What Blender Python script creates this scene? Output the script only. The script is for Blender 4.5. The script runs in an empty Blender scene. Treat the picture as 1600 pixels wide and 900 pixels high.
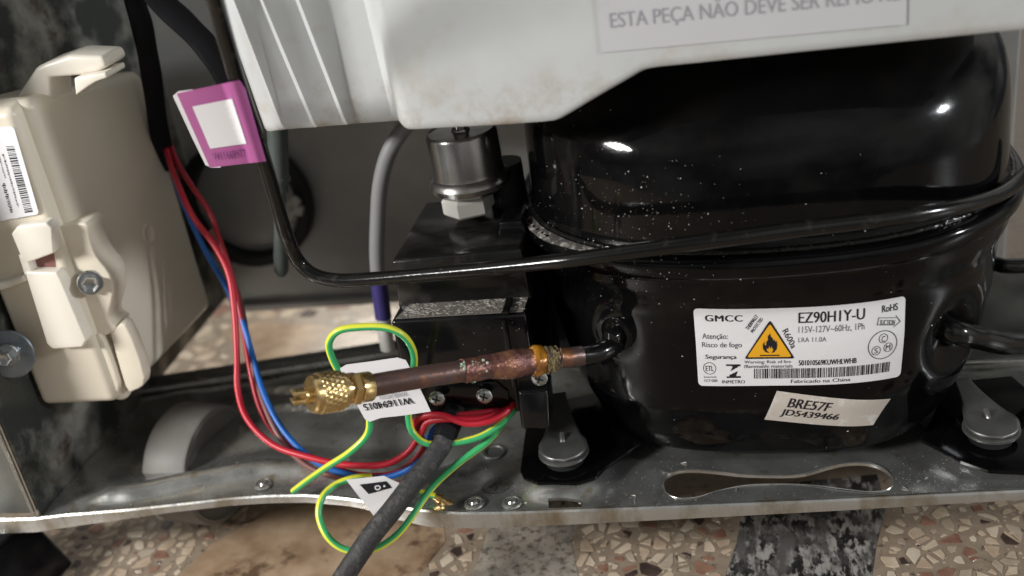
import bpy, bmesh, math, random
import numpy as np
from mathutils import Vector, Matrix
from mathutils import noise as mnoise
from mathutils.geometry import tessellate_polygon
random.seed(7)
CM = 0.01
scene = bpy.context.scene
col = scene.collection
# ---------------------------------------------------------------- camera frame
FPX = 1637.0
_X = np.array((.9796, -.0605, -.1915)); _X /= np.linalg.norm(_X)
_Z = np.array((-.1402, -.8889, -.4362)); _Z -= _X*(_Z@_X); _Z /= np.linalg.norm(_Z)
_Y = np.cross(_Z, _X)
EYE = np.array((6.55, -25.2, 20.0))          # cm, above and in front of the pan lip

def cam2world(v):                             # v in camera axes right, down, forward
    v = np.array(v, float)
    return np.array((v@_X, v@_Y, v@_Z))
right, down, fwd = cam2world((1,0,0)), cam2world((0,1,0)), cam2world((0,0,1))
cam = bpy.data.cameras.new('camera'); camo = bpy.data.objects.new('camera', cam); col.objects.link(camo)
camo.matrix_world = Matrix(((right[0],-down[0],-fwd[0],EYE[0]*CM),(right[1],-down[1],-fwd[1],EYE[1]*CM),
                            (right[2],-down[2],-fwd[2],EYE[2]*CM),(0,0,0,1)))
cam.sensor_width = 36; cam.lens = 36*FPX/1600
cam.clip_start = .01; cam.clip_end = 20
cam.dof.use_dof = True; cam.dof.focus_distance = .303; cam.dof.aperture_fstop = 9.5
scene.camera = camo
# ---------------------------------------------------------------- light
world = bpy.data.worlds.new('World'); scene.world = world; world.use_nodes = True
wn = world.node_tree.nodes; wl = world.node_tree.links
bg = wn['Background']; bg.inputs['Strength'].default_value = .44
tc = wn.new('ShaderNodeTexCoord'); nz = wn.new('ShaderNodeTexNoise'); nz.inputs['Scale'].default_value = 1.6
nz.inputs['Detail'].default_value = 3
cr = wn.new('ShaderNodeValToRGB')
cr.color_ramp.elements[0].position = .38; cr.color_ramp.elements[0].color = (.10,.105,.11,1)
cr.color_ramp.elements[1].position = .64; cr.color_ramp.elements[1].color = (1.0,.97,.92,1)
wl.new(tc.outputs['Generated'], nz.inputs['Vector']); wl.new(nz.outputs['Fac'], cr.inputs['Fac']); wl.new(cr.outputs['Color'], bg.inputs['Color'])

def area(name, loc, target, size, power, color):
    d = bpy.data.lights.new(name, 'AREA'); d.size = size*CM; d.energy = power; d.color = color; d.shape = 'DISK'
    if name == 'room_lamp': d.shape = 'ELLIPSE'; d.size = .22; d.size_y = .07
    o = bpy.data.objects.new(name, d); col.objects.link(o)
    o.location = Vector(loc)*CM
    o.rotation_euler = (Vector(target)-Vector(loc)).to_track_quat('-Z','Y').to_euler()
area('room_lamp', (-57,-40,38), (2,3,5), 12, 6.4, (1,.985,.96))
area('right_fill_light', (165,-38,62), (3,3,5), 14, 12.0, (.94,.97,1))  # added fill light low on the right; also puts a glint on the shell
area('rear_floor_fill', (-17,36,11), (-11,20,-3), 10, .045, (1,.92,.80)); bpy.data.lights['rear_floor_fill'].spread = math.radians(70)  # added fill standing in for room light on the rear floor
scene.view_settings.view_transform = 'Standard'; scene.view_settings.look = 'None'
scene.view_settings.exposure = .16; scene.view_settings.gamma = 1
scene.render.engine = 'CYCLES'
scene.cycles.use_denoising = True
scene.cycles.max_bounces = 8
# ---------------------------------------------------------------- places: turn a spot of the photo and a depth into a point
def ray(px, py): return cam2world(((px-800)/FPX, (py-450)/FPX, 1.0))
def PY(px, py, y): r = ray(px,py); return tuple(EYE + r*((y-EYE[1])/r[1]))
def PZ(px, py, z): r = ray(px,py); return tuple(EYE + r*((z-EYE[2])/r[2]))
def PX(px, py, x): r = ray(px,py); return tuple(EYE + r*((x-EYE[0])/r[0]))
# ---------------------------------------------------------------- materials
def mat(name, base, rough=.5, metal=0, spec=.5, noise=None, scale=20, bump=0, bscale=60, rvar=0, coat=0, detail=4, mask=(.35,.65), trans=0, voro=None, stretch=None, emit=None, third=None):
    """base colour mixed with `noise` colour through a noise mask (scale in 1/m), roughness varied, bump."""
    m = bpy.data.materials.new(name); m.use_nodes = True
    n, l = m.node_tree.nodes, m.node_tree.links
    b = n['Principled BSDF']
    b.inputs['Base Color'].default_value = (*base,1); b.inputs['Roughness'].default_value = rough
    b.inputs['Metallic'].default_value = metal; b.inputs['Specular IOR Level'].default_value = spec
    b.inputs['Coat Weight'].default_value = coat; b.inputs['Coat Roughness'].default_value = .06
    b.inputs['Transmission Weight'].default_value = trans
    t = n.new('ShaderNodeTexCoord'); src = t.outputs['Object']
    if stretch:
        mp = n.new('ShaderNodeMapping'); mp.inputs['Scale'].default_value = stretch; l.new(src, mp.inputs['Vector']); src = mp.outputs['Vector']
    def noise_tex(s, d=detail):
        q = n.new('ShaderNodeTexNoise'); q.inputs['Scale'].default_value = s; q.inputs['Detail'].default_value = d; q.inputs['Roughness'].default_value = .62
        l.new(src, q.inputs['Vector']); return q.outputs['Fac']
    cur = None
    if noise:
        f = noise_tex(scale)
        mr = n.new('ShaderNodeMapRange'); mr.inputs['From Min'].default_value = mask[0]; mr.inputs['From Max'].default_value = mask[1]
        l.new(f, mr.inputs['Value'])
        mx = n.new('ShaderNodeMix'); mx.data_type = 'RGBA'
        mx.inputs['A'].default_value = (*base,1); mx.inputs['B'].default_value = (*noise,1)
        l.new(mr.outputs['Result'], mx.inputs['Factor']); cur = mx.outputs['Result']
        l.new(cur, b.inputs['Base Color'])
    if third:
        f3 = noise_tex(third[1])
        mr = n.new('ShaderNodeMapRange'); mr.inputs['From Min'].default_value = third[2]; mr.inputs['From Max'].default_value = third[3]
        l.new(f3, mr.inputs['Value'])
        mx = n.new('ShaderNodeMix'); mx.data_type = 'RGBA'; mx.inputs['A'].default_value = (*base,1); mx.inputs['B'].default_value = (*third[0],1)
        if cur: l.new(cur, mx.inputs['A'])
        l.new(mr.outputs['Result'], mx.inputs['Factor']); l.new(mx.outputs['Result'], b.inputs['Base Color'])
    if rvar:
        f = noise_tex(scale*.7+7)
        mr = n.new('ShaderNodeMapRange'); mr.inputs['From Min'].default_value = .3; mr.inputs['From Max'].default_value = .7
        mr.inputs['To Min'].default_value = max(rough-rvar,.02); mr.inputs['To Max'].default_value = rough+rvar
        l.new(f, mr.inputs['Value']); l.new(mr.outputs['Result'], b.inputs['Roughness'])
    if bump or voro:
        bp = n.new('ShaderNodeBump'); bp.inputs['Strength'].default_value = bump or voro[1]; bp.inputs['Distance'].default_value = .001
        if voro:
            v = n.new('ShaderNodeTexVoronoi'); v.inputs['Scale'].default_value = voro[0]; l.new(src, v.inputs['Vector'])
            l.new(v.outputs['Color'], bp.inputs['Height'])
        else: l.new(noise_tex(bscale, 5), bp.inputs['Height'])
        l.new(bp.outputs['Normal'], b.inputs['Normal'])
    return m
M = {}
M['shell'] = mat('black_enamel', (.0022,.0022,.0026), .10, spec=.24, noise=(.006,.0055,.005), scale=55, mask=(.5,.75), rvar=.05, bump=.14, bscale=38)
M['tubeblack'] = mat('black_painted_tube', (.005,.005,.005), .16, spec=.5, noise=(.03,.028,.025), scale=260, mask=(.58,.72), bump=.07, bscale=220)
M['steel'] = mat('galvanised_steel', (.62,.63,.61), .26, .88, noise=(.42,.42,.40), scale=55, mask=(.35,.65), rvar=.13, bump=.3, bscale=30, third=((.36,.30,.20),150,.58,.72))
M['lip'] = mat('cut_steel_edge', (.60,.60,.58), .30, .88, noise=(.34,.29,.21), scale=110, mask=(.45,.7), rvar=.1, bump=.1, bscale=200, stretch=(1,1,.5))
M['darksteel'] = mat('dull_dark_steel', (.20,.21,.20), .38, .8, noise=(.32,.31,.28), scale=30, mask=(.45,.7), rvar=.12, bump=.2, bscale=40)
M['wall'] = mat('grimy_side_sheet', (.06,.065,.06), .36, .5, noise=(.50,.49,.44), scale=40, detail=8, mask=(.46,.68), rvar=.12, bump=.3, bscale=70, third=((.10,.06,.04),60,.6,.7))
M['back'] = mat('grey_duct_panel', (.38,.385,.38), .45, .25, noise=(.52,.51,.48), scale=14, mask=(.4,.65), bump=.1, bscale=20)
M['cream'] = mat('cream_plastic', (.72,.655,.545), .34, spec=.45, noise=(.68,.62,.51), scale=25, bump=.05, bscale=25)
M['cream2'] = mat('pale_cream_plastic', (.80,.75,.66), .33, spec=.45, bump=.04, bscale=25)
M['tray'] = mat('white_plastic', (.55,.565,.565), .38, spec=.45, noise=(.50,.515,.51), scale=20, bump=.05, bscale=22, third=((.46,.42,.36),60,.60,.85))
M['film'] = mat('clear_film_sticker', (.53,.53,.545), .25, spec=.5, bump=.25, bscale=40)
M['stain'] = mat('brown_grime', (.47,.42,.36), .6)
M['blackplastic'] = mat('black_plastic', (.004,.004,.005), .16, spec=.4, noise=(.012,.011,.01), scale=60, mask=(.5,.7), rvar=.07)
M['dusty'] = mat('dusty_black_plastic', (.12,.108,.096), .85, spec=.2, noise=(.18,.162,.145), scale=700, mask=(.35,.65), bump=.35, bscale=900)
M['smoke'] = mat('smeared_black_plastic', (.008,.008,.008), .2, spec=.5, noise=(.045,.04,.036), scale=70, mask=(.48,.75), rvar=.1, stretch=(1,2,1))
M['dust'] = mat('dust', (.55,.52,.48), .9)
M['copper'] = mat('tarnished_copper', (.14,.085,.075), .36, .55, noise=(.36,.15,.06), scale=75, mask=(.5,.64), rvar=.1, bump=.25, bscale=250, third=((.13,.10,.11),90,.5,.62))
M['scale'] = mat('burnt_copper_scale', (.17,.075,.07), .26, .55, noise=(.36,.17,.10), scale=150, mask=(.45,.65), rvar=.12, bump=.8, bscale=330)
M['braze'] = mat('amber_flux_glass', (.55,.24,.02), .16, .25, noise=(.20,.07,.01), scale=240, coat=.6, bump=.4, bscale=260)
M['patina'] = mat('green_white_patina', (.28,.50,.40), .7, 0, noise=(.52,.50,.36), scale=500, mask=(.4,.6), bump=.8, bscale=700)
M['crust'] = mat('burnt_flux_crust', (.34,.27,.13), .5, .1, noise=(.14,.09,.07), scale=380, mask=(.42,.6), bump=.8, bscale=500)
M['brass'] = mat('brass', (.80,.60,.30), .22, .95, noise=(.62,.43,.18), scale=150, rvar=.08)
M['zinc'] = mat('zinc_plated_screw', (.55,.57,.58), .25, .95, noise=(.35,.37,.38), scale=200, rvar=.1)
M['bluezinc'] = mat('blue_zinc_washer', (.20,.24,.28), .33, .9, noise=(.30,.33,.36), scale=90, rvar=.1)
M['blackmetal'] = mat('oiled_black_steel', (.16,.16,.16), .38, .75, noise=(.22,.22,.21), scale=80, rvar=.1)
M['rubber'] = mat('black_rubber', (.010,.010,.011), .55)
M['label'] = mat('silver_white_label', (.80,.80,.82), .28, spec=.5, bump=.45, bscale=28)
M['paper'] = mat('creamy_label', (.60,.545,.49), .3, bump=.15, bscale=70, noise=(.72,.70,.67), scale=200, mask=(.55,.65))
M['ink'] = mat('black_ink', (.012,.012,.018), .35)
M['greyink'] = mat('grey_ink', (.12,.12,.13), .4)
M['faint'] = mat('faint_grey_ink', (.30,.30,.33), .45)
M['yellow'] = mat('warning_yellow', (.85,.42,.02), .3)
M['pink'] = mat('magenta_label', (.40,.10,.29), .3, bump=.05)
M['purpleink'] = mat('purple_ink', (.13,.03,.16), .4)
M['white'] = mat('white_print', (.75,.74,.76), .35)
M['red'] = mat('red_wire_sheath', (.50,.012,.03), .42, spec=.5)
M['red2'] = mat('dark_red_wire_sheath', (.36,.01,.025), .42, spec=.5)
M['blue'] = mat('blue_wire_sheath', (.012,.12,.45), .42, spec=.5)
M['brown'] = mat('brown_wire_sheath', (.22,.095,.085), .4, spec=.4)
M['sleeve'] = mat('black_sleeving', (.028,.027,.028), .6, noise=(.07,.068,.066), scale=420, mask=(.52,.66), bump=.6, bscale=500)
M['tape'] = mat('black_cloth_tape', (.004,.004,.006), .7, spec=.2, bump=.3, bscale=120)
M['greytube'] = mat('grey_cable_sheath', (.23,.23,.235), .42)
M['darktube'] = mat('grey_green_tube', (.065,.08,.075), .4, .2, noise=(.10,.115,.105), scale=70)
M['purple'] = mat('purple_sleeve', (.035,.025,.14), .5)
M['canister'] = mat('dull_tin_canister', (.46,.455,.44), .24, .95, noise=(.30,.29,.28), scale=60, rvar=.1, stretch=(1,1,.4))
M['nut'] = mat('off_white_nylon', (.52,.51,.48), .45)
M['wheel'] = mat('frosted_nylon_wheel', (.17,.165,.155), .5, spec=.3, bump=.1, bscale=60, noise=(.22,.21,.19), scale=40)
M['mortar'] = mat('terrazzo_cement', (.25,.195,.145), .35, noise=(.30,.24,.18), scale=220, mask=(.4,.6), third=((.12,.09,.07),300,.60,.66))
for k,(c,c2) in enumerate([((.60,.50,.38),(.46,.36,.26)),((.43,.32,.23),(.53,.43,.32)),((.30,.17,.12),(.20,.10,.07)),((.045,.032,.028),(.09,.06,.05)),((.60,.52,.41),(.50,.41,.30)),((.36,.29,.22),(.46,.39,.30))]):
    M['chip%d'%k] = mat('marble_chip_%s'%['cream','tan','maroon','black','ivory','sand'][k], c, .22, noise=c2, scale=130, mask=(.4,.62))
M['slab'] = mat('cream_marble', (.46,.34,.23), .28, noise=(.23,.145,.085), scale=42, mask=(.38,.66), detail=8, third=((.13,.08,.05),24,.585,.63))
M['granite'] = mat('speckled_granite', (.36,.32,.27), .25, noise=(.06,.055,.05), scale=330, mask=(.48,.66), detail=8, third=((.16,.15,.13),90,.5,.7))
M['striped'] = mat('striped_marble', (.34,.32,.30), .25, noise=(.02,.02,.02), scale=210, mask=(.45,.53), detail=10, stretch=(1.7,.75,1), third=((.10,.095,.09),90,.45,.6))
def striped_wire(name, a, b2):
    m = bpy.data.materials.new(name); m.use_nodes = True; n,l = m.node_tree.nodes, m.node_tree.links; b = n['Principled BSDF']
    b.inputs['Roughness'].default_value = .3
    uv = n.new('ShaderNodeUVMap'); sp = n.new('ShaderNodeSeparateXYZ'); l.new(uv.outputs['UV'], sp.inputs['Vector'])
    r = n.new('ShaderNodeValToRGB'); r.color_ramp.interpolation = 'LINEAR'
    e = r.color_ramp.elements; e[0].position = .36; e[0].color = (*a,1); e[1].position = .42; e[1].color = (*b2,1)
    l.new(sp.outputs['Y'], r.inputs['Fac']); l.new(r.outputs['Color'], b.inputs['Base Color']); return m
M['earth'] = striped_wire('green_yellow_sheath', (.05,.42,.15), (.70,.72,.06))
# ---------------------------------------------------------------- mesh helpers
def V3(p): return Vector((p[0], p[1], p[2]))
def root(name, label, cat, loc, group=None, kind=None):
    o = bpy.data.objects.new(name, None); col.objects.link(o); o.empty_display_size = .005
    o.location = V3(loc)*CM; o['label'] = label; o['category'] = cat
    if group: o['group'] = group
    if kind: o['kind'] = kind
    o['wl'] = [float(c) for c in loc]
    return o
def link(name, me, m, parent=None, loc=None):
    o = bpy.data.objects.new(name, me); col.objects.link(o)
    if m is not None and not me.materials: me.materials.append(m)
    return o
def make(name, verts, faces, m, parent=None, smooth=True, angle=32, uvs=None, loc=None):
    """mesh in world centimetres, stored relative to its thing's base."""
    if parent is not None: base = Vector(parent['wl'])
    elif loc is not None: base = V3(loc)
    else:
        base = Vector((sum(v[0] for v in verts)/len(verts), sum(v[1] for v in verts)/len(verts), min(v[2] for v in verts)))
    me = bpy.data.meshes.new(name)
    me.from_pydata([tuple((V3(v)-base)*CM) for v in verts], [], faces)
    if uvs:
        ul = me.uv_layers.new(name='UVMap')
        for lp in me.loops: ul.data[lp.index].uv = uvs[lp.vertex_index]
    me.materials.append(m)
    if smooth:
        me.polygons.foreach_set('use_smooth', [True]*len(me.polygons)); me.set_sharp_from_angle(angle=math.radians(angle))
    me.update()
    o = bpy.data.objects.new(name, me); col.objects.link(o)
    o['wl'] = [float(c) for c in base]
    if parent is not None: o.parent = parent
    else: o.location = base*CM
    return o
def tag(o, label, cat, group=None, kind=None):
    if label: o['label'] = label
    if cat: o['category'] = cat
    if group: o['group'] = group
    if kind: o['kind'] = kind
    return o
class G:
    """geometry bag"""
    def __init__(s): s.v = []; s.f = []
    def add(s, v, f):
        k = len(s.v); s.v += [tuple(p) for p in v]; s.f += [tuple(i+k for i in q) for q in f]; return s
    def bm(s, b):
        b.verts.index_update(); s.add([v.co[:] for v in b.verts], [[v.index for v in f.verts] for f in b.faces]); b.free(); return s
    def make(s, name, m, parent=None, **k): return make(name, s.v, s.f, m, parent, **k)
def box(c, d, bev=.05, seg=2, rot=None, taper=None):
    b = bmesh.new(); bmesh.ops.create_cube(b, size=1)
    for v in b.verts:
        v.co = Vector((v.co.x*d[0], v.co.y*d[1], v.co.z*d[2]))
        if taper and v.co.z > 0: v.co.x *= taper[0]; v.co.y *= taper[1]
    if bev: bmesh.ops.bevel(b, geom=b.edges[:], offset=bev, segments=seg, profile=.5, affect='EDGES')
    if rot is not None: bmesh.ops.transform(b, matrix=rot.to_4x4(), verts=b.verts)
    bmesh.ops.translate(b, vec=Vector(c), verts=b.verts)
    return G().bm(b)
def hexa(lo, hi, bev=.1, seg=3):
    """box from four lower and four upper corners"""
    b = bmesh.new(); vs = [b.verts.new(p) for p in lo+hi]
    for q in ((3,2,1,0),(4,5,6,7),(0,1,5,4),(1,2,6,5),(2,3,7,6),(3,0,4,7)): b.faces.new([vs[i] for i in q])
    bmesh.ops.recalc_face_normals(b, faces=b.faces)
    if bev: bmesh.ops.bevel(b, geom=b.edges[:], offset=bev, segments=seg, profile=.5, affect='EDGES')
    return G().bm(b)
def prism(poly, off, bev=.0, seg=2):
    """planar polygon (3D points) pushed along off"""
    b = bmesh.new(); off = Vector(off)
    A = [b.verts.new(p) for p in poly]; B = [b.verts.new(Vector(p)+off) for p in poly]; n = len(poly)
    b.faces.new(A); b.faces.new(B[::-1])
    for i in range(n): b.faces.new((A[i],B[i],B[(i+1)%n],A[(i+1)%n]))
    bmesh.ops.recalc_face_normals(b, faces=b.faces)
    if bev: bmesh.ops.bevel(b, geom=b.edges[:], offset=bev, segments=seg, profile=.5, affect='EDGES')
    bmesh.ops.triangulate(b, faces=[f for f in b.faces if len(f.verts) > 4])
    return G().bm(b)
def frame_of(axis):
    a = Vector(axis).normalized(); u = a.orthogonal().normalized(); return u, a.cross(u), a
def lathe(c, axis, prof, n=40, rad=None, cap=True, up=None):
    """prof: list of (distance along axis, radius)"""
    a = Vector(axis).normalized()
    if up is not None: u = (Vector(up)-a*Vector(up).dot(a)).normalized()
    else: u = a.orthogonal().normalized()
    w = a.cross(u); c = Vector(c); g = G(); v = []
    for h, r in prof:
        for j in range(n):
            t = j*math.tau/n; rr = rad(h,t,r) if rad else r
            v.append(c+a*h+(u*math.cos(t)+w*math.sin(t))*rr)
    f = [(i*n+j, i*n+(j+1)%n, (i+1)*n+(j+1)%n, (i+1)*n+j) for i in range(len(prof)-1) for j in range(n)]
    if cap:
        f.append(tuple(range(n))[::-1]); f.append(tuple((len(prof)-1)*n+j for j in range(n)))
    return g.add(v, f)
def spline(pts, per=8):
    P = [Vector(p) for p in pts]; P = [P[0]*2-P[1]] + P + [P[-1]*2-P[-2]]; out = []
    for i in range(1, len(P)-2):
        a,b,c,d = P[i-1:i+3]
        for k in range(per):
            t = k/per
            out.append(.5*((2*b)+(c-a)*t+(2*a-5*b+4*c-d)*t*t+(3*b-a-3*c+d)*t**3))
    out.append(P[-2].copy()); return out
def sweep(pts, r, n=14, per=8, rfun=None, flat=None, twist=0, curve=True):
    L = spline(pts, per) if curve else [Vector(p) for p in pts]
    T = [(L[min(i+1,len(L)-1)]-L[max(i-1,0)]).normalized() for i in range(len(L))]
    u = T[0].orthogonal().normalized(); v = []; uv = []
    N = len(L)
    for i,(p,t) in enumerate(zip(L,T)):
        u = (u-t*u.dot(t)).normalized(); w = t.cross(u)
        for j in range(n):
            a = j*math.tau/n + twist*i/N; rr = (rfun(i/(N-1), a) if rfun else 1)*r
            v.append(p+(u*math.cos(a)+w*math.sin(a)*(flat or 1))*rr); uv.append((i/N, abs((j/n)*2-1)))
    f = [(i*n+j, i*n+(j+1)%n, (i+1)*n+(j+1)%n, (i+1)*n+j) for i in range(N-1) for j in range(n)]
    f.append(tuple(range(n))[::-1]); f.append(tuple((N-1)*n+j for j in range(n)))
    g = G().add(v,f); g.uv = uv; return g
# ---------------------------------------------------------------- flat print that follows a surface
def text2d(s, spacing=1.0, weight=0):
    cu = bpy.data.curves.new('t','FONT'); cu.body = s; cu.size = 1; cu.resolution_u = 3; cu.space_character = spacing; cu.offset = weight
    o = bpy.data.objects.new('t', cu); col.objects.link(o)
    dg = bpy.context.evaluated_depsgraph_get(); me = bpy.data.meshes.new_from_object(o.evaluated_get(dg))
    v = [(p.co.x, p.co.y) for p in me.vertices]; f = [tuple(q.vertices) for q in me.polygons]
    bpy.data.objects.remove(o); bpy.data.curves.remove(cu); bpy.data.meshes.remove(me)
    x0,x1 = min(p[0] for p in v), max(p[0] for p in v); y0,y1 = min(p[1] for p in v), max(p[1] for p in v)
    return [((x-x0)/(x1-x0), (y-y0)/(y1-y0)) for x,y in v], f
class Print:
    """2D drawing: u to the right, v downward"""
    def __init__(s): s.v = []; s.f = []
    def add(s, v, f): k = len(s.v); s.v += v; s.f += [tuple(i+k for i in q) for q in f]; return s
    def text(s, t, u0, v0, u1, v1, rot=0, bold=0, spacing=1.0):
        P, F = text2d(t, spacing, 0); cu, cv = (u0+u1)/2, (v0+v1)/2; w, h = u1-u0, v1-v0; c, sn = math.cos(math.radians(rot)), math.sin(math.radians(rot))
        for k in (0,1,2) if bold else (0,):
            dx = (k-(1 if bold else 0))*bold
            out = []
            for x,y in P:
                a, b = (x-.5)*w+dx, (y-.5)*h
                out.append((cu+a*c-b*sn, cv-(a*sn+b*c)))
            s.add(out, F)
        return s
    def poly(s, pts):
        pts = list(pts); return s.add(pts, [tuple(q) for q in tessellate_polygon([[Vector((a,b_,0)) for a,b_ in pts]])])
    def rect(s, a,b,c,d): return s.poly([(a,b),(a,d),(c,d),(c,b)])
    def ring(s, cu, cv, r1, r2, w, n=40, rot=0):
        v = []; c,sn = math.cos(rot), math.sin(rot)
        for j in range(n):
            t = j*math.tau/n
            for d in (0,-w):
                x,y = (r1+d)*math.cos(t),(r2+d)*math.sin(t); v.append((cu+x*c-y*sn, cv+x*sn+y*c))
        return s.add(v, [(2*j,2*j+1,(2*j+3)%(2*n),(2*j+2)%(2*n)) for j in range(n)])
    def lay(s, name, m, parent, fn, off, cut=None):
        b = bmesh.new(); vs = [b.verts.new((x,y,0)) for x,y in s.v]
        for q in s.f:
            try: b.faces.new([vs[i] for i in q])
            except ValueError: pass
        bmesh.ops.triangulate(b, faces=b.faces)
        if cut:
            for _ in range(7):
                e = [x for x in b.edges if x.calc_length() > cut]
                if not e: break
                bmesh.ops.subdivide_edges(b, edges=e, cuts=1); bmesh.ops.triangulate(b, faces=[f for f in b.faces if len(f.verts)>3])
        b.verts.index_update()
        v = [fn(p.co.x, p.co.y, off) for p in b.verts]; f = [[q.index for q in x.verts] for x in b.faces]; b.free()
        return make(name, v, f, m, parent, smooth=bool(cut), angle=60)
def rounded(u0,v0,u1,v1,r,n=5):
    P = []
    for cx,cy,a0 in ((u1-r,v0+r,-90),(u1-r,v1-r,0),(u0+r,v1-r,90),(u0+r,v0+r,180)):
        for k in range(n+1):
            a = math.radians(a0+90*k/n); P.append((cx+r*math.cos(a), cy+r*math.sin(a)))
    return P
def quadmap(TL, TR, BR, BL, W, H):
    """flat quad in space -> label coordinates"""
    TL,TR,BR,BL = map(Vector,(TL,TR,BR,BL)); nrm = (TR-TL).cross(BL-TL).normalized()
    if nrm.dot(Vector(EYE)-TL) < 0: nrm = -nrm
    def fn(u,v,off):
        a,b = u/W, v/H
        return TL*(1-a)*(1-b)+TR*a*(1-b)+BR*a*b+BL*(1-a)*b + nrm*off
    return fn
def barcode(p, u0, u1, v0, v1, unit, seed):
    r = random.Random(seed); u = u0
    while u < u1:
        w = unit*r.choice((1,1,1.6,2.4)); p.rect(u, v0, min(u+w,u1), v1); u += w + unit*r.choice((1,1.3,2))
    return p

# ================================================================= SETTING: floor
FZ = -3.3
fl = make('floor', [(-60,-40,FZ-.3),(60,-40,FZ-.3),(60,90,FZ-.3),(-60,90,FZ-.3),(-60,-40,FZ-.02),(60,-40,FZ-.02),(60,90,FZ-.02),(-60,90,FZ-.02)],
          [(0,3,2,1),(4,5,6,7),(0,1,5,4),(1,2,6,5),(2,3,7,6),(3,0,4,7)], M['mortar'], smooth=False, loc=(0,0,FZ))
fl['kind'] = 'structure'
def flat_piece(name, poly2, z0, z1, m, bev=.03, parent=fl):
    cx = sum(p[0] for p in poly2)/len(poly2); cy = sum(p[1] for p in poly2)/len(poly2); n = len(poly2)
    v = [(x,y,z0) for x,y in poly2]+[(x,y,z1-bev*.5) for x,y in poly2]
    ins = []
    for x,y in poly2:
        d = math.hypot(x-cx,y-cy); k = max(0,(d-bev)/d); ins.append((cx+(x-cx)*k, cy+(y-cy)*k, z1))
    v += ins
    f = [tuple(range(2*n,3*n))]
    for i in range(n):
        j = (i+1)%n; f += [(i,j,n+j,n+i),(n+i,n+j,2*n+j,2*n+i)]
    return make(name, v, f, m, parent, smooth=False)
def floor_poly(pp): return [PZ(a,b,FZ)[:2] for a,b in pp]
slabs = [('cream_marble_slab', [(275,905),(330,850),(420,800),(560,770),(690,790),(697,845),(650,905),(560,960),(380,980)], 'slab'),
         ('granite_slab', [(735,905),(755,855),(770,800),(800,770),(880,765),(905,800),(893,850),(905,905),(880,960),(760,960)], 'granite'),
         ('striped_marble_slab', [(1132,905),(1150,850),(1160,790),(1170,760),(1370,740),(1385,790),(1370,850),(1362,905),(1350,960),(1140,970)], 'striped'),
         ('cream_marble_slab', [(370,545),(350,520),(400,502),(500,508),(580,520),(640,535),(640,570),(500,580),(400,570)], 'slab')]
SP = []
for nm, pp, mm in slabs:
    P = floor_poly(pp); SP.append(P); flat_piece(nm, P, FZ-.25, FZ, M[mm])
def inside(p, poly, grow=0):
    x,y = p; c = False; n = len(poly)
    for i in range(n):
        (x1,y1),(x2,y2) = poly[i], poly[(i+1)%n]
        if (y1>y)!=(y2>y) and x < (x2-x1)*(y-y1)/(y2-y1)+x1: c = not c
    return c
def clip(poly, nx, ny, d):
    out = []
    for i in range(len(poly)):
        a,b = poly[i], poly[(i+1)%len(poly)]
        sa, sb = a[0]*nx+a[1]*ny-d, b[0]*nx+b[1]*ny-d
        if sa <= 0: out.append(a)
        if (sa < 0) != (sb < 0) and sa != sb:
            t = sa/(sa-sb); out.append((a[0]+(b[0]-a[0])*t, a[1]+(b[1]-a[1])*t))
    return out
def chips(x0,x1,y0,y1,step,seed,minarea):
    r = random.Random(seed); pts = []
    nx, ny = int((x1-x0)/step), int((y1-y0)/step)
    for i in range(nx):
        for j in range(ny): pts.append((x0+(i+.5+r.uniform(-.48,.48))*step, y0+(j+.5+r.uniform(-.48,.48))*step, r.random()))
    out = []
    for (x,y,k) in pts:
        if any(inside((x,y),S_) for S_ in SP): continue
        P = [(x-step*1.4,y-step*1.4),(x+step*1.4,y-step*1.4),(x+step*1.4,y+step*1.4),(x-step*1.4,y+step*1.4)]
        for (a,b,_) in pts:
            d = math.hypot(a-x,b-y)
            if 0 < d < step*2.6:
                nx_,ny_ = (a-x)/d,(b-y)/d; gap = .01+.06*r.random()
                P = clip(P, nx_, ny_, nx_*x+ny_*y+d/2-gap*.7)
                if len(P) < 3: break
        if len(P) < 3: continue
        s = r.uniform(.78,1.05) if r.random() < .62 else r.uniform(.35,.7)
        ang = r.random()*3; ax_ = r.uniform(.6,1.0); ca,sa_ = math.cos(ang),math.sin(ang)
        P = [((p[0]-x)*s,(p[1]-y)*s) for p in P]; P = [(x+(a*ca+b*sa_)*ca*ax_-(-a*sa_+b*ca)*sa_, y+(a*ca+b*sa_)*sa_*ax_+(-a*sa_+b*ca)*ca) for a,b in P]
        if any(inside(p,S_) for p in P for S_ in SP): continue
        out.append((P, r.random()))
    return out
allc = chips(-19,18,-2.2,4.6,.50,3,0) + chips(-24,-6,14.5,26,1.05,5,0)
# pieces of the floor that the photo shows, nearest first
random.Random(1).shuffle(allc)
def _area(P): return abs(sum(P[i-1][0]*P[i][1]-P[i][0]*P[i-1][1] for i in range(len(P))))
allc.sort(key=lambda c: -_area(c[0]))
def project(p):
    v = np.array(p)-EYE; c = v[0]*_X+v[1]*_Y+v[2]*_Z; return 800+FPX*c[0]/c[2], 450+FPX*c[1]/c[2]
def seen(P):
    px,py = project((P[0][0],P[0][1],FZ)); return -10<px<1610 and (py > 800 and py < 915 or (330<px<620 and 455<py<585))
big = [c for c in allc if seen(c[0])]; rest = [c for c in allc if not seen(c[0])]
rest += big[290:]; big = big[:290]
def chipmat(k): return M['chip%d' % (0 if k<.30 else 1 if k<.52 else 5 if k<.66 else 4 if k<.80 else 2 if k<.9 else 3)]
for P,k in big: flat_piece('marble_chip', P, FZ-.1, FZ+random.uniform(-.004,.006), chipmat(k), .015)
bags = {}
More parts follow.
